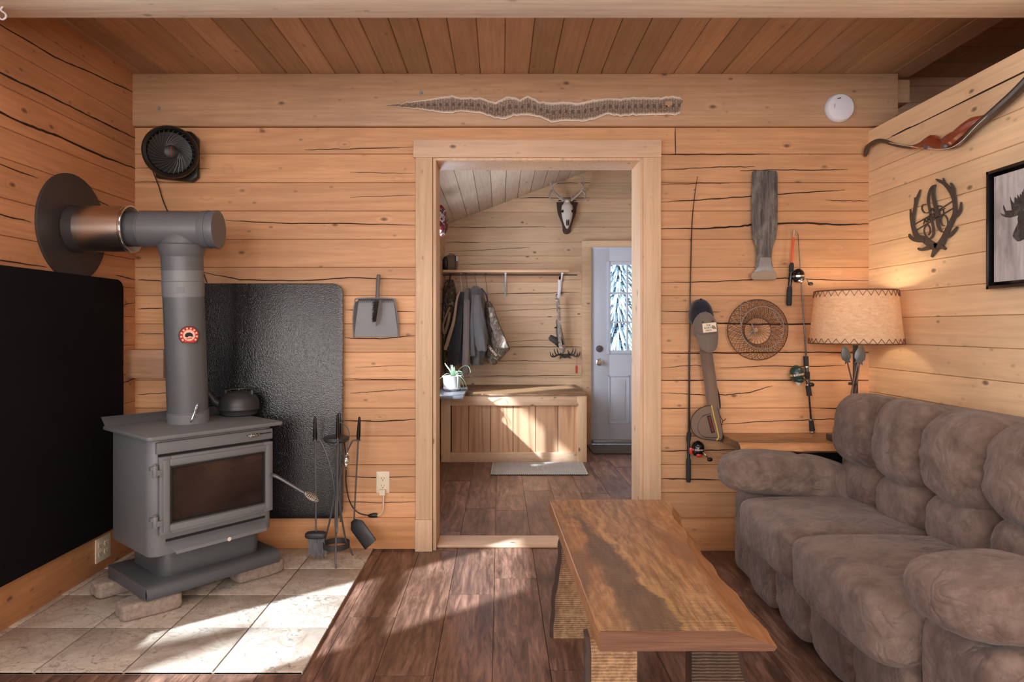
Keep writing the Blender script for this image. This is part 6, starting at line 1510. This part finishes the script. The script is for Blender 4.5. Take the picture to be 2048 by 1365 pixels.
garment(g_, 'sleeve', [(600, 928, 940), (660, 927, 939), (710, 925, 940), (735, 925, 939), (748, 926, 937)], GREYB, .045, 4, .004, 5, 6.0)
hanger(g_, 932, 578)
g_ = thing('grey_hoodie', 'dark grey fleece hoodie in the middle of the coat rod', 'sweatshirt', P(958, 730, 6.24), group=G)
garment(g_, 'body', [(573, 946, 956), (580, 942, 966), (610, 941, 970), (660, 940, 972), (700, 942, 972), (728, 944, 966)], GREYH, .21, 7, .012, 6)
garment(g_, 'sleeve', [(590, 949, 960), (620, 947, 966), (660, 949, 973), (690, 952, 974), (703, 958, 973)], GREYH, .05, 4, .005, 7, 6.0)
garment(g_, 'sleeve', [(590, 944, 952), (640, 939, 952), (690, 938, 951), (712, 942, 954)], GREYH, .045, 4, .005, 8, 6.03)
m = MB(); m.blob(P(952, 584, 6.2), (.055, .09, .05), 2.4, 10, fn=soft(7, .008, 9, .005, 24)); m.build('hood', GREYH, g_, smooth=180)
m = MB(); m.tube([P(963, 577, 6.1), P(972, 590, 6.08), P(975, 603, 6.1)], .010, 8, sm=3, flat=.5); m.build('blue_collar', new_mat('navy_trim', rgb(44, 52, 74), .9), g_)
hanger(g_, 950, 572)
g_ = thing('camouflage_jacket', 'grey camouflage hunting jacket at the right end of the hung coats', 'jacket', P(990, 728, 6.24), group=G)
garment(g_, 'body', [(603, 972, 980), (612, 968, 986), (650, 968, 998), (680, 972, 1010), (698, 974, 1018), (712, 974, 1006), (726, 978, 992)], CAMO, .16, 7, .012, 9)
garment(g_, 'sleeve', [(615, 976, 988), (650, 982, 998), (680, 990, 1012), (697, 998, 1019)], CAMO, .05, 4, .005, 10, 6.02)
M_ = frame_mat(P(986, 704, 6.0), P(998, 720, 6)-P(974, 690, 6), (0, 0, 1)); m = MB(); m.prism(rrect(-.07, .07, -.016, .016, .004, 3), -.004, .002, M_); tg = m.build('hang_tag', new_mat('brown_tag', rgb(70, 46, 40), .7), g_)
text('tag_lettering', 'HUNTER', .026, CREAM, tg, M_ @ Matrix.Translation((0, 0, .003)))
m = MB(); c_ = P(987, 724, 6.02); m.blob(c_, (.034, .03, .028), 2.6, 8, fn=soft(9, .004, 9, .003, 30)); m.build('rolled_cuff', CAMO2, g_, smooth=180)
hanger(g_, 971, 605, dx=10)

# ---- camouflage crossbow sling on the antler hook
cs = thing('slung_crossbow', 'short black crossbow stock with long camouflage sling hanging from the shelf bracket', 'crossbow', P(1118, 700, 6.4))
Y_ = 6.36
m = MB(); m.tube([P(1119, 560, 6.2), P(1119.5, 575, 6.25), P(1118, 590, 6.3), P(1117, 596, 6.33)], .014, 8, sm=3, flat=.3); m.build('white_loop', WHITE, cs)
m = MB(); m.tube([P(1112, 592, Y_), P(1114, 589, Y_), P(1120, 589, Y_), P(1123, 585, Y_)], .004, 6, sm=2); m.tube([P(1112, 592, Y_), P(1115, 596, Y_)], .004, 6); m.build('clip', BLACK, cs)
m = MB(); m.tube([P(1114, 592, Y_), P(1117, 620, Y_), P(1118, 650, Y_), P(1120, 685, Y_-.04), P(1123, 702, Y_-.04), P(1127, 704, Y_-.03), P(1129, 695, Y_), P(1125, 670, Y_+.02), P(1121, 650, Y_+.02)], [.018, .018, .016, .017, .018, .016, .014, .012, .01], 8, sm=5, flat=.25); m.build('sling', CAMO3, cs)
m = MB(); m.prism([(-.10, .02), (-.075, .055), (-.02, .03), (.02, .0), (.045, -.03), (.03, -.07), (.0, -.075), (-.04, -.035), (-.085, -.005)], -.02, .015, frame_mat(P(1117, 681, Y_+.02), (1, 0, 0), (0, 0, 1))); m.build('stock', BLACK, cs, bevel=.005)
m = MB(); m.tube([P(1115, 640, Y_+.03), P(1114, 662, Y_+.03), P(1116, 678, Y_+.03)], .010, 8); m.tube([P(1109, 656, Y_+.02), P(1116, 655, Y_+.02)], .007, 8); m.tube([P(1117, 600, Y_+.05), P(1119, 660, Y_+.04), P(1126, 690, Y_+.04)], .009, 8, sm=3); m.build('barrel', BLACK, cs)
# ---- antler hook rack
ah = thing('antler_hook_rack', 'dark cast metal antler hook rack on the mud room wall above the bench', 'hook rack', P(1131, 710, 6.48))
m = MB(); m.prism([(-.05, .03), (-.02, .012), (.02, .012), (.05, .03), (.045, -.0), (.055, -.04), (.03, -.02), (0, -.03), (-.03, -.02), (-.055, -.04), (-.045, 0)], -.02, .0, frame_mat(P(1130, 711, 6.475), (1, 0, 0), (0, 0, 1))); m.build('bracket', IRON, ah, bevel=.004)
for s_ in (-1, 1):
    X = lambda dx_, py, dd: P(1130+s_*dx_, py, 6.47-dd)
    m = MB(); m.tube([X(6, 710, .0), X(14, 710, .03), X(22, 714, .06), X(28, 712, .08), X(30, 704, .09)], [.010, .009, .008, .006, .003], 8, sm=4)
    for (a, b, c, d) in ((12, 710, 16, 697), (17, 711, 22, 697), (7, 711, 5, 700), (23, 714, 24, 706)): m.tube([X(a, b, .03), X((a+c)/2+1, (b+d)/2, .045), X(c, d, .05)], [.007, .006, .002], 7, sm=3)
    m.build('antler_hook', IRON, ah)
kf = thing('red_key_fob', 'small red key fob hanging from the right end of the antler hook rack', 'key fob', P(1154, 735, 6.4))
m = MB(); m.tube([P(1153, 732, 6.4), P(1153, 747, 6.4)], .011, 10); m.build('fob', RED, kf); m = MB(); m.tube([P(1154, 715, 6.395), P(1153, 732, 6.4)], .002, 5); m.torus(P(1153, 715, 6.395), (0, 1, 0), .009, .0016, 12, 5); m.build('key_ring', CHROME, kf)

# ---- deer skull mount
def skull(px, py, label, mirror_x=1):
    Y_ = 6.49; c = P(px, py, Y_); t = thing('deer_skull_mount', label, 'deer skull', c, group=None)
    S = lambda dx_, dy_, d=0.0: c+Vector((mirror_x*dx_/200, -d, -dy_/200))
    pl = [(-20, -20), (-14, -24), (-6, -22), (0, -26), (6, -22), (14, -24), (22, -20), (20, -10), (18, 4), (10, 26), (7, 40), (0, 44), (-7, 40), (-9, 24), (-17, 4), (-19, -8)]
    pv = smooth_path([Vector((a, b, 0)) for a, b in pl+[pl[0]]], 3)[:-1]; m = MB(); m.loft([[S(p.x*k, p.y*k, d) for p in pv] for k, d in ((1, .0), (1, .018), (.93, .028))]); m.build('plaque', PLAQUE, t)
    def sk(w, u):
        zf = (w.z+.125)/.25; wd = .36+.64*min(1, max(0, zf))**.7; w = Vector((w.x*wd, w.y*(.5+.5*zf), w.z)); 
        if zf > .9: w.x *= .9
        return w
    m = MB(); m.blob(S(0, 8, .065), (.070, .052, .135), 2.3, 16, fn=sk); m.blob(S(0, -19, .06), (.030, .034, .026), 2.2, 6); sb = m.build('skull', BONE, t)
    m = MB()
    for s_ in (-1, 1): m.blob(S(s_*9.5, 1, .088), (.013, .018, .015), 2, 6); m.blob(S(s_*1.8, 24, .098), (.005, .014, .032), 2, 5)
    m.build('eye_and_nose_cavities', CRACK, sb)
    for s_ in (-1, 1):
        f = 1 if s_ < 0 else .92
        an = MB(); an.tube([S(s_*6, -20, .06), S(s_*16, -28, .07), S(s_*27, -38, .10), S(s_*33*f, -50, .13), S(s_*31*f, -62, .16), S(s_*17*f, -74 if s_ < 0 else -64, .18)], [.015, .012, .011, .010, .008, .002], 8, sm=5)
        a_o = an.build('antler', ANTLER, t)
        for pts, r_ in (([S(s_*8, -21, .06), S(s_*9, -28, .07), S(s_*8, -34, .08)], [.007, .005, .002]), ([S(s_*30*f, -40, .11), S(s_*37*f, -28, .15), S(s_*30*f, -16, .18), S(s_*10, -14, .19)], [.009, .008, .006, .002]), ([S(s_*31*f, -46, .12), S(s_*26, -50, .16), S(s_*14, -54, .19)], [.008, .006, .002])):
            m = MB(); m.tube(pts, r_, 7, sm=4); m.build('tine', ANTLER, a_o)
    m = MB(); m.torus(S(-6, -20, .06), (-.5, -.2, .8), .015, .005, 12, 6); m.torus(S(6, -20, .06), (.5, -.2, .8), .015, .005, 12, 6); m.build('antler_burrs', ANTD, t)
    return t
skull(1133, 425, 'deer skull with antlers on a dark plaque left of the mud room door')
skull(1293, 414, 'second antlered skull above the door, mostly hidden by the doorway trim')

# ---- plaid thing at the top left
m = MB(); M_ = frame_mat(P(868, 442, 5.2)+Vector((0, 0, 0)), (.15, 1, 0), (0, 0, 1))
hp = smooth_path([Vector((a, b, 0)) for a, b in ((-.12, .06), (-.09, .11), (-.02, .09), (.06, .02), (.075, -.03), (.03, -.09), (-.04, -.13), (-.12, -.06), (-.12, .06))], 4)[:-1]
rings = [[M_ @ Vector((p.x*k, p.y*k, z_)) for p in hp] for k, z_ in ((.75, -.03), (1, -.01), (1, .01), (.75, .03))]; m.loft(rings)
o = m.build('plaid_ornament', PLAID, smooth=180); o.location = (EL+.05-o.bound_box[0][0], 0, 0); tag(o, 'dark red plaid puffy ornament on the mud room wall beside the left door jamb', 'ornament')

# ---- slate shelf with the potted plant
sl = thing('slate_shelf', 'grey slate shelf below the mud room window holding the potted plant', 'shelf', (-.42, 5.4, .63))
m = MB(); xa, xb_ = EL+.001, P(925, 795, 5.0).x; m.box(xa, xb_, 5.0, 5.78, .617, .640); m.build('slab', SLATE, sl, bevel=.002)
m = MB(); m.box(xb_-.004, xb_+.002, 5.0, 5.78, .618, .6395); m.build('metal_edge', TIN, sl, bevel=.001)
m = MB(); m.box(EL+.001, EL+.03, 5.05, 5.7, .52, .617); m.build('support', IRON, sl)
pc_ = Vector((P(904, 777, 5.42).x, 5.42, .6405)); pp_ = thing('potted_plant', 'pale spider plant in a white glazed pot on the slate shelf', 'potted plant', pc_)
m = MB(); m.lathe([(.055, 0), (.062, .006), (.073, .018), (.074, .024), (.071, .028), (.071, .060), (.074, .100), (.082, .124), (.078, .126), (.070, .105), (.0, .104)], pc_, (0, 0, 1), 40); m.build('pot', CLAY, pp_)
m = MB(); m.lathe([(.070, .106), (.03, .112), (.0, .113)], pc_, (0, 0, 1), 20); m.build('soil', SOIL, pp_)
m = MB(); b_ = pc_+Vector((.008, 0, .108)); k_ = 1/240
def LF(pts, w=.006): m.tube([b_+Vector((x*k_, d*.01, y*k_)) for x, y, d in pts], [w*.8, w, w, w*.7, .0008], 6, sm=5, flat=.3)
LF([(0, 0, 0), (-5, 14, -2), (-12, 24, -3), (-16, 30, -3)]); LF([(-2, 0, 0), (-2, 12, 0), (-4, 26, 1)], .007); LF([(0, 0, 0), (0, 12, 0), (-1, 26, 0)], .007); LF([(2, 0, 0), (3, 10, 1), (2, 22, 2)], .007)
LF([(-1, 0, 0), (-6, 8, -2), (-14, 8, -4), (-26, -2, -5)]); LF([(2, 0, 0), (10, 14, -2), (22, 24, -3), (32, 22, -3), (36, 10, -3)]); LF([(2, 0, 0), (8, 12, 2), (16, 12, 2), (20, 6, 2)]); LF([(2, 0, 0), (8, 8, -2), (18, 8, -3), (22, 0, -3)])
LF([(4, 0, 0), (12, 4, -4), (20, -10, -5), (21, -20, -5), (15, -25, -5)]); LF([(4, 0, 0), (14, 4, -4), (24, -6, -5), (28, -18, -5), (31, -25, -5)]); LF([(2, 0, 0), (9, 8, -5), (11, -4, -8), (10, -20, -9)]); LF([(1, 0, 0), (4, 10, -4), (8, 14, -5), (12, 8, -6)]); LF([(-2, 0, 0), (-8, 4, 3), (-14, 2, 6), (-18, -6, 8)]); LF([(1, 0, 0), (6, 10, 6), (10, 12, 9), (16, 4, 12)])
m.build('leaves', LEAF, pp_)
